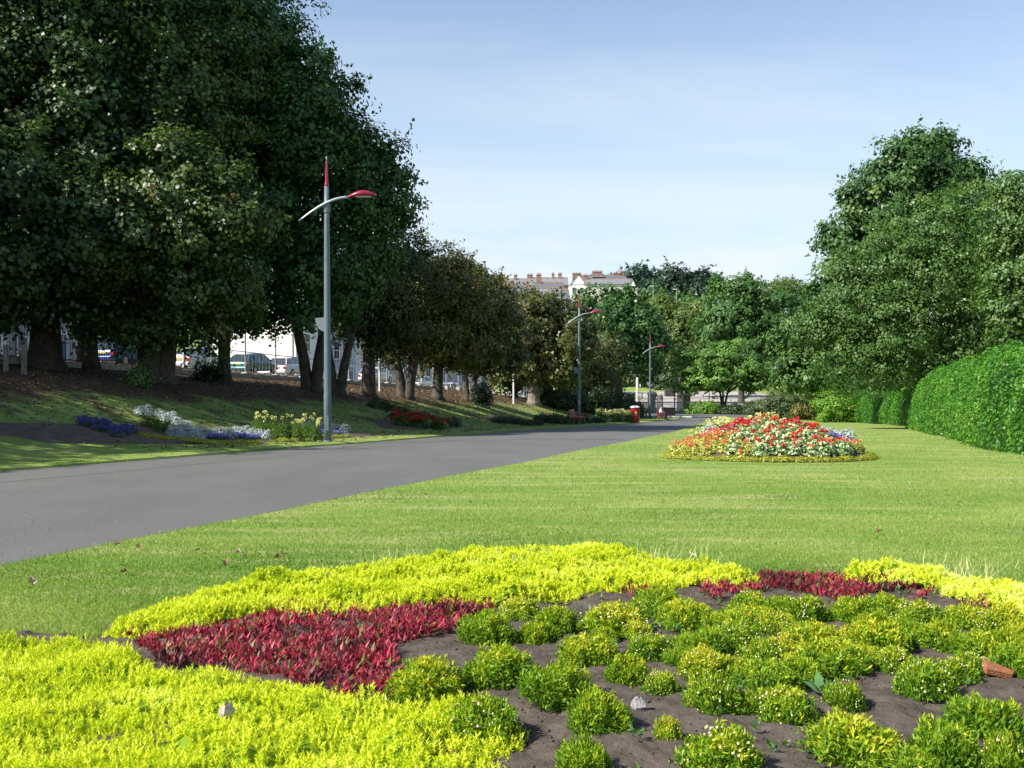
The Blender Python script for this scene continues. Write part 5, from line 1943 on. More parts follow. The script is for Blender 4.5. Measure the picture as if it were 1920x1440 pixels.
tree('light grey-green tree at the left foot of the wide cherry tree', 1530, 84, .3, 2.5,
     [(1500, 640, 84, 2.6), (1545, 600, 84, 2.4), (1560, 660, 83, 2.8), (1500, 700, 83, 2.2), (1600, 700, 82, 2.4), (1540, 715, 82, 1.8), (1475, 670, 85, 1.8)], L_CHY, .24, 1.05, 2, 0, None, tb=.45)
RT = None
tree('tall dark sycamore rising above the wide cherry tree on the right', 1700, 62, .5, 5,
     [(1694, 320, 62, 2.6), (1738, 310, 62, 2.4), (1798, 340, 62, 1.9), (1634, 390, 62, 2.2), (1718, 410, 62, 3.4), (1594, 452, 62, 2.0), (1654, 472, 62, 3.2), (1569, 512, 62, 1.5), (1758, 472, 62, 3.4),
      (1828, 330, 62, .9), (1684, 280, 62, 1.0), (1718, 275, 62, 1.1), (1763, 280, 62, .9), (1559, 452, 62, .9), (1594, 380, 62, .9), (1644, 320, 62, .8), (1534, 552, 62, 1.2), (1614, 572, 62, 3)],
     L_SYC, .20, 1.1, 1, 0, None, tb=.62, clump=.95)
tree('wide low-branching cherry tree leaning out over the dark end of the hedge', 1765, 50, .3, 1.8,
     [(1760, 430, 46, 2.1), (1830, 410, 46, 2.0), (1680, 500, 46, 2.2), (1760, 520, 45, 2.6), (1850, 520, 45.5, 2.4), (1610, 570, 46, 2.0), (1680, 610, 45, 2.3), (1780, 620, 45, 2.3), (1560, 620, 46, 1.5),
      (1600, 670, 45.5, 1.5), (1870, 620, 45, 2.0), (1530, 600, 46, .9), (1660, 680, 45, 1.4), (1740, 690, 45, 1.2), (1600, 510, 46, 1.1), (1505, 625, 46, .7), (1560, 690, 45.5, .9), (1810, 680, 45, 1.2), (1650, 700, 54, 1.7), (1690, 690, 50, 1.5), (1590, 705, 62, 1.6)],
     L_CHY, .17, 1.15, 3, 0, None, flat=.6, tb=.50, aspect=.5)
tree('green tree cut by the right frame edge above the hedge', 1930, 40, .3, 2.5,
     [(1900, 420, 40, 1.6), (1940, 370, 40, 1.7), (1910, 520, 40, 1.8), (1960, 480, 40, 2.4), (1900, 600, 40, 1.5), (2000, 600, 40, 2.2), (2040, 400, 40, 2.6), (1890, 355, 40, .8)], L_CHY, .17, 1.1, 2, 0, None, tb=.62, aspect=.6)
# skyline
for i, (px, py, d, r_) in enumerate(((1185, 528, 300, 6.5), (1225, 545, 290, 4.5), (1262, 524, 300, 6.0), (1292, 530, 300, 4.5), (1312, 520, 305, 3.6), (1330, 535, 290, 4.5), (1205, 520, 300, 3.5))):
    tree('dark pine on the skyline right of the roofs, %s from the left' % ['second', 'fourth', 'fifth', 'sixth', 'seventh', 'last', 'third'][i], px, d, .5, 6,
         [(px, py, d, r_, .6), (px - 14, py + 14, d, r_ * .7, .6), (px + 14, py + 16, d, r_ * .7, .6), (px, py + 32, d, r_, .8)], L_PIN, .8, 1.0, 1, 0, 'dark pines on the skyline', tb=.5)
for i, (px, py, d, r_) in enumerate(((1240, 585, 240, 5), (1215, 570, 250, 4.5), (1330, 590, 230, 6), (1450, 575, 240, 7), (1500, 570, 260, 6), (1560, 575, 260, 7), (1195, 600, 220, 5), (1400, 600, 220, 6), (1290, 580, 245, 5), (1475, 550, 330, 7), (1530, 552, 330, 7))):
    tree('round bushy tree on the far hillside, %s from the left' % ['third', 'second', 'fifth', 'seventh', 'ninth', 'eleventh', 'first', 'sixth', 'fourth', 'eighth', 'tenth'][i], px, d, .4, 4,
         [(px, py, d, r_, .75), (px - 16, py + 20, d - 2, r_ * .8, .8), (px + 18, py + 24, d - 2, r_ * .9, .8), (px, py + 50, d - 4, r_, .9)], L_OLV if i % 3 == 0 else L_GRN, .6, .9, 1, 0, 'trees on the far hillside', tb=.42)
# trees along the far street hiding the slope, seen between and under the crowns
for i, (px, py, d, r_) in enumerate(((1010, 690, 190, 5), (1060, 700, 185, 5), (1110, 700, 180, 5), (1240, 672, 195, 4), (1195, 706, 196, 3.4), (1262, 710, 193, 3.2), (1312, 705, 192, 3.6), (1560, 720, 120, 3.5), (1620, 700, 100, 4), (1700, 705, 80, 3), (1790, 660, 70, 3.2), (1880, 640, 60, 3))):
    tree('dark filling tree glimpsed under the crowns, %s from the left' % ['first', 'second', 'third', 'fifth', 'fourth', 'sixth', 'seventh', 'eighth', 'ninth', 'tenth', 'eleventh', 'twelfth'][i], px, d, .3, 3,
         [(px, py, d, r_), (px + 20, py + 15, d, r_ * .8), (px - 22, py + 15, d, r_ * .8)], L_SHR, .4, 1, 1, 0, 'trees filling the gaps', tb=.3)


# ------------------------------------------------------------------ shrubs and hedges
def shrub(px, py, d, rx, rz, label, leafm, leaf, tb=.5, group=None, dens=1.3):
    b = at(px, d)
    p = unproj(px, py, d) - b
    V, Fq, T = crown_arrays([(0, 0, max(.2, p.z - rz * .1), rx, rx * .8, rz), (rx * .5, 0, rz * .5, rx * .7, rx * .6, rz * .6), (-rx * .5, 0, rz * .5, rx * .7, rx * .6, rz * .6)], leaf, dens, tb=tb)
    r_ = thing('shrub', b, label, 'shrub', group)
    obj('foliage', np_mesh('foliage', V, Fq, leafm, T), r_)
    mb = MB()
    for k in range(5):
        a = k * 1.26
        mb.tube([(0, 0, -.1), (rx * .3 * math.cos(a), rx * .3 * math.sin(a), rz * .5), (rx * .6 * math.cos(a), rx * .5 * math.sin(a), rz)], [.04, .03, .01], 5)
    mb.build('stem', M_BARK, r_)
    return r_


shrub(1478, 760, 92, 2.5, 1.4, 'broad grey-green shrub behind the yellow dahlias', L_SHR, .14, .75)
shrub(1530, 765, 88, 1.6, 1.2, 'pinkish dry shrub right of the broad grey-green shrub', L_OLV, .14, .85)
shrub(1572, 758, 70, 1.35, 1.35, 'bright yellow-green shrub against the dark end of the hedge', L_HDG, .10, .85)
shrub(1322, 765, 112, 1.6, .6, 'low yellow-green shrub under the small spreading tree', L_HDG, .14, .80)
shrub(1385, 768, 111, 1.8, .5, 'dark low shrub in the shade of the small spreading tree', L_SHR, .14, .3)
shrub(1430, 765, 110, 1.8, .8, 'dark shrub right of the small spreading tree', L_SHR, .14, .3)
for i, (px, py, d, r_) in enumerate(((1060, 755, 86, 1.6), (1100, 755, 92, 1.8), (1135, 755, 96, 2.0), (1160, 760, 98, 1.5), (1185, 768, 100, 1.1), (1030, 748, 84, 1.2))):
    shrub(px, py, d, r_, r_ * .75, 'dark spiky shrub on the bank left of the gate, %s from the left' % ['second', 'third', 'fourth', 'fifth', 'last', 'first'][i], L_SHR, .17, .35, 'dark shrubs left of the gate')
shrub(905, 738, 64, .5, .9, 'small dark conical shrub beside the mesh fence', L_PIN, .10, .5)
shrub(262, 702, 33, .22, .3, 'thin sucker shoots at the foot of the forked trunk', L_GRN, .09, .6, dens=.5)
shrub(395, 712, 41, .45, .5, 'dark shrub before the straight-trunked sycamore', L_SHR, .13, .35)
shrub(1120, 735, 66.5, .5, .35, 'small shrub beside the yellow dahlias', L_SHR, .1, .3)


def hedge(segs, label, hw=.9, leaf=.075, dens=950, tb=.5):
    """segs: list of (x, y, height, half width); box hedge with rounded clipped top"""
    b = Vector((segs[0][0], segs[0][1], g(segs[0][0], segs[0][1])))
    r_ = thing('hedge', b, label, 'hedge')
    S_ = np.array(segs, float)
    Ls = np.hypot(np.diff(S_[:, 0]), np.diff(S_[:, 1]))
    cum = np.concatenate([[0], np.cumsum(Ls)])
    tot = cum[-1]

    def sect(s, a):
        """s metres along, a: angle parameter 0..1 from left foot over the top to right foot"""
        x = np.interp(s, cum, S_[:, 0])
        y = np.interp(s, cum, S_[:, 1])
        h = np.interp(s, cum, S_[:, 2])
        w = np.interp(s, cum, S_[:, 3])
        e = 1e-2
        tx = np.interp(s + e, cum, S_[:, 0]) - np.interp(s - e, cum, S_[:, 0])
        ty = np.interp(s + e, cum, S_[:, 1]) - np.interp(s - e, cum, S_[:, 1])
        tl_ = np.hypot(tx, ty) + 1e-9
        tx, ty = tx / tl_, ty / tl_
        th = np.pi * (1 - a)
        cx_ = np.sign(np.cos(th)) * np.abs(np.cos(th)) ** .62
        cz_ = np.abs(np.sin(th)) ** .72
        end = np.clip(np.minimum(s, tot - s) / 1.3, 0, 1)
        end = np.sqrt(np.clip(1 - (1 - end) ** 2, 0, 1)) * .5 + .5
        wob = 1 + .20 * (fbm(s * .8 + 3, a * 4 + s * .3, 4) - .47) * 2
        ox = cx_ * w * wob * end
        X_ = x + ty * ox
        Y_ = y - tx * ox
        Z_ = G(x, y) + h * cz_ * wob * (.82 + .18 * end) - .02
        n_ = np.stack([ty * cx_, -tx * cx_, cz_ * .9 + 0 * cx_], -1)
        return X_, Y_, Z_, n_
    # dense inner body
    m_, k_ = int(tot / .25) + 2, 17
    ss, aa = np.meshgrid(np.linspace(0, tot, m_), np.linspace(0, 1, k_), indexing='ij')
    X_, Y_, Z_, n_ = sect(ss.ravel(), aa.ravel())
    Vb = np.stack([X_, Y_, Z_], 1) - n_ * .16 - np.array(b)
    idx = np.arange(m_ * k_).reshape(m_, k_)
    Fb = np.stack([idx[:-1, :-1].ravel(), idx[:-1, 1:].ravel(), idx[1:, 1:].ravel(), idx[1:, :-1].ravel()], 1)
    n = int(tot * dens * 2.5)
    s = rng.uniform(0, tot, n)
    a = rng.uniform(0, 1, n)
    X_, Y_, Z_, n_ = sect(s, a)
    n_ = unit(n_ + 1e-6)
    P = np.stack([X_, Y_, Z_], 1) + n_ * (rng.uniform(-.07, .05, n) + .16 * (fbm(s * 4.5, a * 22, 3) - .55) + .14 * (rng.random(n) < .03) * rng.random(n))[:, None] - np.array(b)
    # end caps
    ne = int(dens * 5)
    E, En = [], []
    for s_e, sg in ((0.0, -1), (tot, 1)):
        aa_ = rng.uniform(0, 1, ne)
        rad = np.sqrt(rng.random(ne))
        Xe, Ye, Ze, _ = sect(np.full(ne, s_e), aa_)
        c0 = np.array([np.interp(s_e, cum, S_[:, 0]), np.interp(s_e, cum, S_[:, 1])])
        zb = g(c0[0], c0[1])
        d_ = np.array([S_[1, 0] - S_[0, 0], S_[1, 1] - S_[0, 1]]) if sg < 0 else np.array([S_[-1, 0] - S_[-2, 0], S_[-1, 1] - S_[-2, 1]])
        d_ = d_ / np.linalg.norm(d_) * sg
        Pe = np.stack([c0[0] + (Xe - c0[0]) * rad, c0[1] + (Ye - c0[1]) * rad, zb + (Ze - zb) * rad], 1)
        Pe[:, :2] += d_ * (.25 * (1 - rad ** 2))[:, None] + rng.normal(0, .03, (ne, 2))
        E.append(Pe - np.array(b))
        En.append(np.tile([d_[0], d_[1], .3], (ne, 1)))
    P = np.concatenate([P] + E)
    n_ = np.concatenate([n_] + En)
    n = len(P)
    Nn = unit(n_ + rng.normal(size=(n, 3)) * .55 + np.array([0, 0, .25]))
    D = unit(np.cross(Nn, rand_dirs(n)))
    L = leaf * rng.uniform(.7, 1.35, n)
    V, Fq = kites(P - D * (L * .5)[:, None], D, Nn, L, L * .6, .1)
    T = np.clip(tb + rng.normal(0, .17, n) + .4 * (vnoise(P[:, 0] * 1.1 + P[:, 1] * .9, P[:, 2] * 2.2 + P[:, 1] * .5) - .5), 0, 1)
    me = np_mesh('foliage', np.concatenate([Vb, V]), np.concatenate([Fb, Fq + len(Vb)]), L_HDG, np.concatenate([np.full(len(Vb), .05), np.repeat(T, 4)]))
    obj('foliage', me, r_)
    mb = MB()
    for k in range(int(tot / .8)):
        q = (k + .5) * .8
        x = float(np.interp(q, cum, S_[:, 0]))
        y = float(np.interp(q, cum, S_[:, 1]))
        z = g(x, y) - b.z
        mb.tube([(x - b.x, y - b.y, z - .1), (x - b.x + .05, y - b.y, z + .8)], [.04, .025], 5)
    o = mb.build('stem', M_BARK, r_)
    o['kind'] = 'stuff'
    return r_


hedge([(9.6, 12.5, 1.7, .75), (10.25, 17.0, 1.95, .8)], 'rounded end bush of the hedge at the right frame edge', tb=.42)
hedge([(10.5, 18.0, 2.0, .8), (11.35, 22, 2.2, .9), (14.5, 31, 2.32, .95), (17.3, 40, 2.35, 1.0), (20.0, 48.0, 2.2, 1.0)], 'long bright green clipped hedge along the right side of the lawn', tb=.55)
hedge([(22.0, 51, 2.2, .9), (22.9, 57, 2.2, .9), (24.2, 65, 2.2, .9), (25.9, 77, 2.1, .9)], 'far recessed stretch of clipped hedge, dark with one sunlit face', dens=500, leaf=.10)

# ------------------------------------------------------------------ fences on the crest of the bank
M_RAIL = mat('railing_grey', (.06, .075, .085), (.04, .05, .06), 9, .55)
M_GALV = mat('galvanised', (.42, .45, .47), (.33, .35, .37), 12, .45, .4)
M_CONC = mat('concrete', (.48, .46, .42), (.36, .34, .31), 7, .9)
kb = thing('fence_kerb', UY(-14.0, 22), 'low pale stone kerb under the railing at the top of the bank', 'kerb')
o0 = Vector(kb.location)
for k in range(52):
    p = UY(-14.0, 18 + k * 1.2, .08) - o0
    MB().box(p, (.25, 1.20, .26), rz=RZ).build('stone', M_CONC, kb)
railing(UY(-14.0, 18), UY(-14.0, 47), 12, 2.0, 'dark vertical-bar railing at the top of the bank, far left', gap=.14, m=M_RAIL, zoff=.12)
fm = thing('mesh_fence', UY(-14.0, 47), 'tall grey mesh fence behind the row of trees', 'fence')
o0 = Vector(fm.location)
for k in range(21):
    p = UY(-14.0, 47.5 + k * 3.0) - o0
    MB().tube([p, p + Vector((0, 0, 2.6))], .045, 8).build('post', M_GALV, fm)
    MB().box(p + Vector((0, 0, .12)), (.32, .32, .30), rz=RZ).build('footing', M_CONC, fm, bevel=.02)
mb = MB()
for j in range(15):
    z = .15 + j * .16
    mb.tube([UY(-14.0, 47.5 + k * 3.0, z) - o0 for k in range(21)], .006, 3, cap=False)
for k in range(180):
    p = UY(-14.0, 47.5 + k / 3.0) - o0
    mb.tube([p + Vector((0, 0, .12)), p + Vector((0, 0, 2.45))], .005, 3, cap=False)
mb.build('wire_mesh', M_GALV, fm)['kind'] = 'stuff'
mb = MB()
for z in (2.5, 1.3):
    mb = MB()
    mb.tube([UY(-14.0, 47.5 + k * 3.0, z) - o0 for k in range(21)], .02, 5)
    mb.build('rail', M_GALV, fm)
for px, d, h, lab in ((712, 56, 4.2, 'pale street pole glimpsed behind the chestnut trunks'), (963, 74, 3.2, 'white marker pole near the fence end'), (345, 50, 2.4, 'short pale post before the silver car')):
    t = thing('pole', at(px, d), lab, 'pole')
    MB().lathe([(.07, 0), (.065, h), (.02, h + .05)], 8).build('shaft', M_BINT, t)
sg = thing('wooden_post_pair', at(28, 30), 'two weathered posts standing in the shade of the huge sycamore', 'posts')
for k in (0, 1):
    MB().box((k * .55 - .27, 0, .40), (.12, .12, .9)).build('post', M_BARK2, sg, bevel=.01)

# ------------------------------------------------------------------ terraces
M_CREAM = mat('wall_cream', (.62, .60, .52), (.52, .50, .43), 1.5, .9)
M_BLUEW = mat('wall_pale_blue', (.46, .52, .60), (.38, .44, .52), 1.5, .9)
M_WHITE = mat('wall_white', (.82, .81, .78), (.74, .73, .70), 1.2, .85)
M_GREYW = mat('wall_grey', (.40, .39, .37), (.32, .31, .30), 2, .9)
M_BRW = mat('wall_brick', (.36, .18, .12), (.27, .13, .09), 5, .9)
M_SLATE = mat('roof_slate', (.13, .14, .16), (.09, .10, .115), 3, .6, bump=.3, bscale=12)
M_SLATE2 = mat('roof_slate_pale', (.20, .205, .21), (.15, .155, .165), 2, .6, bump=.3, bscale=10)
M_FRM = mat('window_frame', (.78, .78, .76), (.7, .7, .68), 6, .5)
M_PANE = mat('window_pane', (.035, .045, .055), (.02, .026, .032), 2, .08, spec=.8)
M_DOOR = mat('door_blue', (.05, .10, .22), (.04, .08, .18), 3, .5)
M_DOORG = mat('door_green', (.25, .45, .10), (.2, .38, .08), 3, .5)
WIN = {}


def window(parent, loc, w, h, rz=0.0, bay=False):
    """faces local +X; frame stands 5 cm proud of the wall, panes set back inside it"""
    key = (round(w, 2), round(h, 2))
    if key not in WIN:
        fr = MB()
        b = .09
        for c, s_ in (((.03, -w / 2 + b / 2, h / 2), (.12, b, h)), ((.03, w / 2 - b / 2, h / 2), (.12, b, h)), ((.03, 0, b / 2), (.12, w - 2 * b, b)), ((.03, 0, h - b / 2), (.12, w - 2 * b, b)),
                      ((.035, 0, h * .52), (.11, w - 2 * b, .07))):
            fr.box(c, s_)
        pn = MB().box((.015, 0, h / 2), (.03, w - 2 * b, h - 2 * b))
        sl = MB().box((.09, 0, -.07), (.26, w + .24, .12))
        o1 = fr.build('window', M_FRM, parent)
        o2 = pn.build('pane', M_PANE, o1)
        o3 = sl.build('sill', M_CONC, o1)
        WIN[key] = (o1.data, o2.data, o3.data)
        o1.location = loc
        o1.rotation_euler = (0, 0, rz)
        return o1
    a, b_, c = WIN[key]
    o = obj('window', a, parent, loc)
    o.rotation_euler = (0, 0, rz)
    obj('pane', b_, o)
    obj('sill', c, o)
    return o


def house(loc, rz, w, dep, h, label, wall, group, roof=M_SLATE, gable_left=False, bay=True, storeys=3, door=M_DOOR, chim=True, dorm=True, winm=True):
    """front on local +X side at x=0, body to -X; w along Y"""
    t = thing('terraced_house', loc, label, 'house', group, rz)
    MB().box((-dep / 2, 0, h / 2 - .3), (dep, w - .01, h + .6)).build('wall', wall, t)
    rh = 3.0
    mb = MB()
    ov = .25
    vs = [(ov, -w / 2, h), (ov, w / 2, h), (-dep / 2, w / 2, h + rh), (-dep / 2, -w / 2, h + rh), (-dep - ov, -w / 2, h), (-dep - ov, w / 2, h)]
    mb.add(vs, [(0, 1, 2, 3), (3, 2, 5, 4), (0, 3, 4), (1, 5, 2), (0, 4, 5, 1)])
    mb.build('roof', roof, t)
    MB().box((.16, 0, h - .12), (.30, w - .02, .20)).build('gutter', M_FRM, t)
    MB().box((-dep / 2, 0, h + rh + .05), (.25, w, .16)).build('ridge', M_BRW, t)
    if chim:
        ch = MB().box((-dep / 2, w / 2 - .45, h + rh + .3), (1.5, .75, 1.8)).build('chimney', M_BRW, t)
        for k in range(4):
            MB().lathe([(.13, 0), (.11, .5), (.14, .55)], 8, (-dep / 2 - .5 + k * .33, w / 2 - .45, h + rh + 1.2)).build('chimney_pot', M_BRW, ch)
    st = h / storeys
    if winm:
        if bay:
            bw = MB()
            y0 = -w * .18
            bx = .85
            bh = st * 2 - .3
            bw.add([(0, y0 - 1.35, -.3), (bx, y0 - .8, -.3), (bx, y0 + .8, -.3), (0, y0 + 1.35, -.3), (0, y0 - 1.35, bh), (bx, y0 - .8, bh), (bx, y0 + .8, bh), (0, y0 + 1.35, bh)],
                   [(3, 2, 1, 0), (4, 5, 6, 7), (0, 1, 5, 4), (1, 2, 6, 5), (2, 3, 7, 6)])
            bo = bw.build('bay', wall, t)
            for z in (.75, .75 + st):
                window(t, (bx + .003, y0, z), 1.35, 1.75)
                window(t, (bx / 2 + .01, y0 - 1.08, z), .72, 1.75, -math.atan2(bx, .55))
                window(t, (bx / 2 + .01, y0 + 1.08, z), .72, 1.75, math.atan2(bx, .55))
        else:
            window(t, (.003, -w * .18, .8), 1.3, 1.8)
            window(t, (.003, -w * .18, .8 + st), 1.3, 1.8)
        window(t, (.003, w * .28, .8 + st), .9, 1.8)
        if storeys > 2:
            window(t, (.003, -w * .18, .6 + 2 * st), 1.1, 1.4)
            window(t, (.003, w * .28, .6 + 2 * st), .9, 1.4)
        d_ = MB().box((.035, w * .28, 1.2), (.07, 1.0, 2.1)).build('door', door, t)
        MB().box((.09, w * .28 - .36, 1.1), (.05, .12, .04)).build('handle', M_GOLD, d_)
        fr = MB()
        fr.box((.04, w * .28 - .62, 1.35), (.16, .16, 2.7)).box((.04, w * .28 + .62, 1.35), (.16, .16, 2.7)).box((.08, w * .28, 2.8), (.3, 1.5, .2))
        fr.build('door_surround', M_FRM, t)
        MB().box((.45, w * .28, .02), (.9, 1.3, .22)).build('doorstep', M_CONC, t)
    return t


walls = [M_BLUEW, M_CREAM, M_GREYW, M_CREAM, M_BLUEW, M_WHITE, M_GREYW, M_CREAM, M_GREYW, M_CREAM]
wn_ = ['pale blue', 'cream', 'grey', 'cream', 'pale blue', 'white', 'grey', 'cream', 'grey', 'cream']
nth = ['first', 'second', 'third', 'fourth', 'fifth', 'sixth', 'seventh', 'eighth', 'ninth', 'tenth']
for k in range(9):
    y = 31.5 + k * 6.2
    p = UY(-37.0, y, .1)
    house(p, RZ, 6.4, 9, 8.6, '%s shaded terraced house behind the railing, %s of the near terrace' % (wn_[k], nth[k]), walls[k], 'near terrace above the bank', M_SLATE, door=M_DOORG if k == 8 else M_DOOR)
# second terrace with a sunlit white gable end
wB = [M_WHITE, M_BLUEW, M_WHITE, M_CREAM, M_GREYW, M_WHITE, M_BLUEW, M_CREAM, M_WHITE]
nB = ['white', 'pale blue', 'white', 'cream', 'grey', 'white', 'pale blue', 'cream', 'white']
for k in range(9):
    y = 98.2 + k * 6.6
    p = UY(-32.5 + (3.0 if k in (6, 7) else 0), y, .0)
    hh = house(p, RZ, 6.85, 10, 8.4, ('white end house with the big blank sunlit gable behind the cars' if k == 0 else '%s house of the far terrace, %s from the white gable' % (nB[k], nth[k - 1])),
               wB[k], 'far terrace above the bank', M_SLATE2, bay=(k % 2 == 1))
    if k == 0:
        window(hh, (-8.2, -3.44, 2.3), .9, 1.3, -math.pi / 2)
        window(hh, (-6.8, -3.44, 5.3), .9, 1.3, -math.pi / 2)
        MB().box((-3.6, -3.46, 2.4), (2.6, .06, .10)).build('wall_rail', M_BLACK, hh)
        MB().box((-.35, -3.46, 4.0), (.14, .10, 8.2)).build('downpipe', M_GREYW, hh)
# front garden wall along the pavement
gw = thing('garden_wall', UY(-36.2, 31), 'low front garden wall of the near terrace', 'wall')
o0 = Vector(gw.location)
for k in range(30):
    p = UY(-36.2, 30 + k * 2.1, .40) - o0
    MB().box(p, (.22, 1.9, .80), rz=RZ).build('panel', M_CREAM if k % 3 else M_GREYW, gw)
t = thing('estate_sign', at(343, 66), 'lime green board standing beside the silver car', 'sign')
MB().box((0, 0, 2.0), (1.0, .06, 1.7)).build('board', M_DOORG, t)
MB().box((0, .06, 1.2), (.09, .09, 2.6)).build('post', M_FRM, t)


# ------------------------------------------------------------------ parked cars
M_TYRE = mat('tyre', (.02, .02, .02), (.015, .015, .015), 20, .85)
M_RIM = mat('rim', (.45, .46, .48), (.38, .39, .4), 10, .3, .8)
M_TAIL = mat('tail_lamp', (.45, .02, .02), (.35, .015, .015), 10, .25)
M_HEAD = mat('head_lamp', (.7, .72, .74), (.6, .62, .64), 10, .15)
M_PLATE = mat('number_plate', (.62, .50, .10), (.58, .46, .09), 10, .5)
M_GLASS = mat('car_glass', (.03, .04, .045), (.02, .03, .035), 3, .06, spec=.9)
M_DARKP = mat('dark_plastic', (.03, .03, .03), (.02, .02, .02), 10, .7)


def car(loc, rz, label, paint, kind='saloon', L=4.3):
    """nose towards local +Y"""
    t = thing('parked_car', loc, label, 'car', 'cars parked on the street above the bank', rz)
    W = .86
    half = L / 2
    # stations: y, lower z, shoulder z, shoulder half width
    body = [(-half, .42, .74, .70), (-half + .10, .28, .90, .80), (-half + .5, .24, .97, W), (-.9, .22, .98, W), (.3, .22, .95, W), (1.0, .24, .90, .85), (half - .35, .28, .76, .80), (half - .06, .34, .64, .70), (half, .42, .56, .62)]
    if kind == 'saloon':
        body[0] = (-half, .42, .84, .70)
        body[1] = (-half + .08, .28, .98, .80)
        roof = [(-half + .75, .98, .70), (-half + 1.35, 1.36, .58), (-.2, 1.43, .60), (.45, 1.36, .60), (1.15, .93, .72)]
    elif kind == 'hatch':
        roof = [(-half + .06, .92, .72), (-half + .50, 1.32, .58), (-.5, 1.45, .60), (.35, 1.38, .60), (1.10, .92, .72)]
    else:
        roof = [(-half + .05, .92, .74), (-half + .38, 1.36, .60), (-.6, 1.46, .62), (.35, 1.38, .61), (1.12, .92, .72)]
    mb = MB()
    vs = []
    for y, zl, zs, w in body:
        vs += [(-w * .92, y, zl), (-w, y, zl + .18), (-w, y, zs - .14), (-w * .90, y, zs), (0, y, zs + .03), (w * .90, y, zs), (w, y, zs - .14), (w, y, zl + .18), (w * .92, y, zl)]
    n = 9
    fs = [(i * n + k, i * n + k + 1, (i + 1) * n + k + 1, (i + 1) * n + k) for i in range(len(body) - 1) for k in range(n - 1)]
    fs += [tuple(range(n))[::-1], tuple((len(body) - 1) * n + k for k in range(n))]
    fs += [(i * n, (i + 1) * n, (i + 1) * n + n - 1, i * n + n - 1) for i in range(len(body) - 1)]
    mb.add(vs, fs)
    mb.build('body', paint, t, smooth=True, bevel=.02)
    # glass house
    mb = MB()
    vs = []
    for y, z, w in roof:
        zb = .93
        wb = .76
        vs += [(-wb, y if z < 1 else y, zb if z > 1 else z - .02), (-w, y, z), (w, y, z), (wb, y, zb if z > 1 else z - .02)]
    fs = [(i * 4 + k, i * 4 + k + 1, (i + 1) * 4 + k + 1, (i + 1) * 4 + k) for i in range(len(roof) - 1) for k in range(3)]
    mb.add(vs, fs)
    mb.build('windows', M_GLASS, t)
    mb = MB()
    vs = []
    rr = roof[1:-1]
    for y, z, w in rr:
        vs += [(-w - .02, y, z - .03), (-w * .9, y, z + .03), (w * .9, y, z + .03), (w + .02, y, z - .03)]
    fs = [(i * 4 + k, i * 4 + k + 1, (i + 1) * 4 + k + 1, (i + 1) * 4 + k) for i in range(len(rr) - 1) for k in range(3)]
    mb.add(vs, fs)
    mb.build('roof', paint, t, smooth=True)
    # pillars
    mb = MB()
    for s in (-1, 1):
        for (a, b_) in ((0, 1), (3, 4)):
            y1, z1, w1 = roof[a]
            y2, z2, w2 = roof[b_]
            mb.tube([(s * (.76 if z1 < 1 else w1), y1, z1), (s * (.76 if z2 < 1 else w2), y2, z2)], .035, 5)
        mb.tube([(s * .77, -.15, .93), (s * .61, -.15, 1.43)], .03, 5)
        if kind != 'saloon':
            mb.tube([(s * .77, -1.15, .93), (s * .61, -1.15, 1.42)], .045, 5)
    mb.build('pillars', paint, t)
    for s in (-1, 1):
        for y in (-half + .82, half - .82):
            w_ = MB()
            vs = []
            for xx in (s * .68, s * .88):
                for k in range(16):
                    a = 2 * math.pi * k / 16
                    vs.append((xx, y + .31 * math.cos(a), .31 + .31 * math.sin(a)))
            w_.add(vs, [(k, (k + 1) % 16, 16 + (k + 1) % 16, 16 + k) for k in range(16)] + [tuple(range(16)), tuple(range(16, 32))[::-1]])
            wo = w_.build('wheel', M_TYRE, t)
            r_ = MB()
            vs = [(s * .887, y, .31)] + [(s * .885, y + .19 * math.cos(2 * math.pi * k / 10), .31 + .19 * math.sin(2 * math.pi * k / 10)) for k in range(10)]
            r_.add(vs, [(0, 1 + k, 1 + (k + 1) % 10) for k in range(10)]).build('rim', M_RIM, wo)
        MB().box((s * .66, -half - .005, .72), (.24, .08, .20)).build('tail_lamp', M_TAIL, t, bevel=.02)
        MB().box((s * .56, half - .03, .60), (.28, .10, .13)).build('headlight', M_HEAD, t, bevel=.02)
        MB().box((s * .92, .75, .98), (.16, .09, .12)).build('mirror', paint, t, bevel=.02)
    MB().box((0, -half - .05, .44), (1.5, .14, .20)).build('bumper', paint, t, bevel=.04)
    MB().box((0, half + .01, .38), (1.4, .14, .20)).build('bumper', paint, t, bevel=.04)
    MB().box((0, -half - .02, .74), (.52, .03, .12)).build('number_plate', M_PLATE, t)
    return t


P_WHT = mat('paint_silver_white', (.72, .73, .74), (.70, .71, .72), 2, .25, .1, coat=.6)
P_TEAL = mat('paint_teal', (.05, .14, .15), (.045, .13, .14), 2, .3, .3, coat=.6)
P_NAVY = mat('paint_navy', (.02, .05, .16), (.018, .045, .15), 2, .3, .2, coat=.6)
P_BLUE = mat('paint_blue', (.06, .13, .35), (.055, .12, .33), 2, .3, .2, coat=.6)


def cpos(px, u=-23.6):
    lo, hi = 20.0, 150.0
    for _ in range(50):
        m_ = (lo + hi) / 2
        x = (px - 960) / F * m_
        uu = (x - x0(m_)) * CK
        if uu < u:      # too far left?
            hi = m_
        else:
            lo = m_
    d = (lo + hi) / 2
    return d


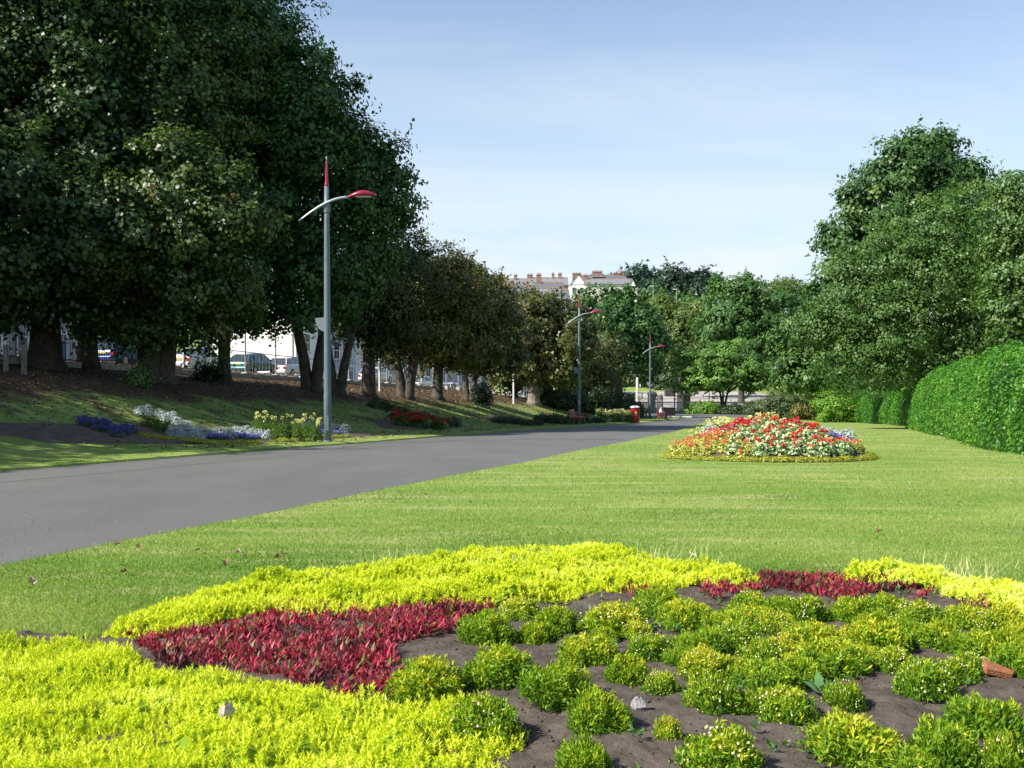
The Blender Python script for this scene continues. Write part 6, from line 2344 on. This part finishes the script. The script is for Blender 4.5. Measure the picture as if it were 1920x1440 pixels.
for px, lab, pt_, kd, u in ((240, 'dark blue car glimpsed between the thick trunks on the left', P_NAVY, 'hatch', -23.4), (372, 'silver-white saloon with a yellow number plate, brightest car in the row', P_WHT, 'saloon', -23.4),
                            (476, 'dark teal hatchback before the white gable', P_TEAL, 'hatch', -23.4), (436, 'blue car mostly hidden behind the straight trunk', P_BLUE, 'hatch', -29.5),
                            (545, 'white estate car right of the teal hatchback', P_WHT, 'estate', -23.4), (704, 'small white hatchback between the chestnut trunks', P_WHT, 'hatch', -23.4),
                            (596, 'pale silver car peeping out behind the nearest lamp post', P_WHT, 'hatch', -29.5), (790, 'white van-like car far along the street', P_WHT, 'estate', -23.4),
                            (845, 'distant white car by the mesh fence', P_WHT, 'estate', -23.4), (410, 'dark car half hidden behind the silver saloon', P_NAVY, 'hatch', -29.5)):
    # solve distance where this column meets the kerb line
    best = min((abs((((px - 960) / F * y) - x0(y)) * CK - u), y) for y in np.arange(30, 150, .2))
    y = best[1]
    p = UY(u, float(y), .07)
    car(p, RZ, lab, pt_, kd)
for px, d, lab, pt_ in ((985, 150, 'white car on the road beyond the pale trunk', P_WHT), (1012, 140, 'dark blue car on the road between the tree trunks', P_NAVY)):
    car(at(px, d, .06), R(90), lab, pt_, 'hatch')

# ------------------------------------------------------------------ the town on the hill
M_RB = mat('far_brick', (.30, .16, .12), (.23, .125, .095), .8, .9)
M_RB2 = mat('far_brick_brown', (.29, .17, .13), (.22, .13, .10), .8, .9)
M_RIDGE = mat('ridge_tile', (.34, .23, .17), (.27, .17, .13), 3, .9)


def town_house(px0, px1, py_e, py_r, d, label, wall=M_WHITE, roof=M_SLATE, chims=(), nwin=0, gable=False, group='houses of the far town'):
    a = unproj(px0, py_e, d)
    b = unproj(px1, py_e, d)
    r_ = unproj(px0, py_r, d)
    cx_, w = (a.x + b.x) / 2, b.x - a.x
    gz = g(cx_, a.y)
    t = thing('town_house', (cx_, a.y, gz), label, 'house', group)
    he = a.z - gz
    rh = (r_.z - a.z)
    dep = 7.0
    MB().box((0, dep / 2, he / 2 - 1), (w - .02, dep, he + 2)).build('wall', wall, t)
    mb = MB()
    if gable:
        mb.add([(-w / 2, -.1, he), (w / 2, -.1, he), (0, -.1, he + rh), (-w / 2, dep, he), (w / 2, dep, he), (0, dep, he + rh)], [(0, 1, 2), (4, 3, 5)])
        mb.build('gable', wall, t)
        mb = MB()
        mb.add([(-w / 2 - .2, -.3, he - .1), (0, -.3, he + rh + .12), (0, dep, he + rh + .12), (-w / 2 - .2, dep, he - .1), (w / 2 + .2, -.3, he - .1), (w / 2 + .2, dep, he - .1)], [(0, 1, 2, 3), (1, 4, 5, 2)])
        mb.build('roof', roof, t)
    else:
        mb.add([(-w / 2, -.4, he - .1), (w / 2, -.4, he - .1), (w / 2, dep / 2, he + rh), (-w / 2, dep / 2, he + rh), (w / 2, dep + .4, he - .1), (-w / 2, dep + .4, he - .1)],
               [(0, 1, 2, 3), (3, 2, 4, 5), (0, 3, 5), (1, 4, 2)])
        mb.build('roof', roof, t)
        MB().box((0, dep / 2, he + rh + .02), (w, .35, .25)).build('ridge', M_RIDGE, t)
    for (cpx, cw, ch, cm, dz) in chims:
        ch *= .62
        cw *= .8
        c = unproj(cpx, py_r, d)
        o = MB().box((c.x - cx_, dep / 2, he + rh + ch / 2 - .6 + dz), (cw, .9, ch + 1.2)).build('chimney', cm, t)
        MB().box((c.x - cx_, dep / 2, he + rh + ch + dz + .06), (cw + .2, 1.1, .16)).build('cap', M_RIDGE, o)
        for k in range(max(2, int(cw / .55))):
            MB().lathe([(.14, 0), (.10, .42)], 6, (c.x - cx_ - cw / 2 + (k + .5) * cw / max(2, int(cw / .55)), dep / 2, he + rh + ch + dz + .12)).build('chimney_pot', M_RIDGE, o)
    for k in range(nwin):
        xx = -w / 2 + (k + .5) * w / nwin
        o = MB().box((xx, -.03, he - 1.5), (1.0, .12, 1.6)).build('window', M_FRM, t)
        MB().box((xx, -.08, he - 1.5), (.8, .06, 1.4)).build('pane', M_PANE, o)
    return t


BC = M_RB2
town_house(915, 990, 537, 521, 262, 'long slate-roofed terrace on the skyline, left part above the chestnuts', M_GREYW, M_SLATE2, [(925, 1.5, 1.6, BC, 0), (944, 1.1, 1.6, BC, 0), (967, 1.1, 1.4, BC, 0)])
town_house(990, 1066, 534, 519, 262, 'long slate-roofed terrace on the skyline, right part with tall pots', M_BRW, M_SLATE2, [(994, 1.8, 1.2, BC, 0), (1011, 1.1, 1.5, BC, 0), (1038, .8, 1.5, BC, 0), (1051, 1.2, 1.6, BC, 0)])
town_house(948, 1003, 556, 534, 246, 'lower slate roof with a twin brick chimney at its left end', M_CREAM, M_SLATE, [(955, 1.8, 1.2, BC, .2), (990, 1.0, 1.6, BC, 0)])
town_house(1003, 1058, 549, 528, 250, 'middle slate roof with one tall brick stack', M_CREAM, M_SLATE, [(1011, 1.5, 3.0, M_RB, 0)])
town_house(992, 1052, 574, 538, 236, 'nearest big pale slate roof with a skylight, above the round chestnut', M_WHITE, M_SLATE2, [], 0)
town_house(1052, 1069, 560, 543, 238, 'narrow brick house with a white arched dormer', M_RB2, M_SLATE, [], 1)
town_house(1069, 1098, 533, 514, 244, 'tall white gabled house in the middle of the skyline', M_WHITE, M_SLATE, [(1083, 2.6, 2.2, M_RB, -1.0)], 2, True)
town_house(1090, 1135, 525, 514, 255, 'slate-roofed house left of the broad brick stack', M_WHITE, M_SLATE, [], 2)
town_house(1110, 1134, 519, 512, 252, 'house crowned by the broadest brick chimney block', M_RB2, M_SLATE, [(1122, 3.1, 1.6, M_RB, -.4)])
town_house(1134, 1175, 522, 514, 252, 'red brick house right of the broadest chimney block', M_RB, M_SLATE, [(1160, 2.6, 1.0, M_RB, -.2), (1169, 1.1, 1.5, M_RB, -.2)])
town_house(1098, 1185, 532, 521, 240, 'long slate roof just above the dense green tree', M_CREAM, M_SLATE2, [(1100, 1.1, 1.2, M_RB, 0)])
town_house(1176, 1195, 545, 522, 238, 'white stepped gable house at the right end of the roofs', M_WHITE, M_SLATE, [(1186, .8, 1.3, M_WHITE, -1.6)], 1, True)
town_house(1040, 1075, 595, 572, 228, 'white low house glimpsed behind the round chestnut', M_WHITE, M_SLATE2, [], 2)
for px, d, py, lab in ((1268, 235, 543, 'white street light on the far slope'), (1224, 240, 537, 'faint street light left of the far slope light')):
    p = at(px, d)
    top_ = unproj(px, py, d)
    t = thing('street_light', p, lab, 'street light', 'street lights on the far slope')
    h = top_.z - p.z
    MB().tube([(0, 0, 0), (0, 0, h)], [.12, .08], 6).build('pole', M_GALV, t)
    MB().box((-.35, 0, h + .05), (.9, .3, .16)).build('head', M_WHITEP, t)
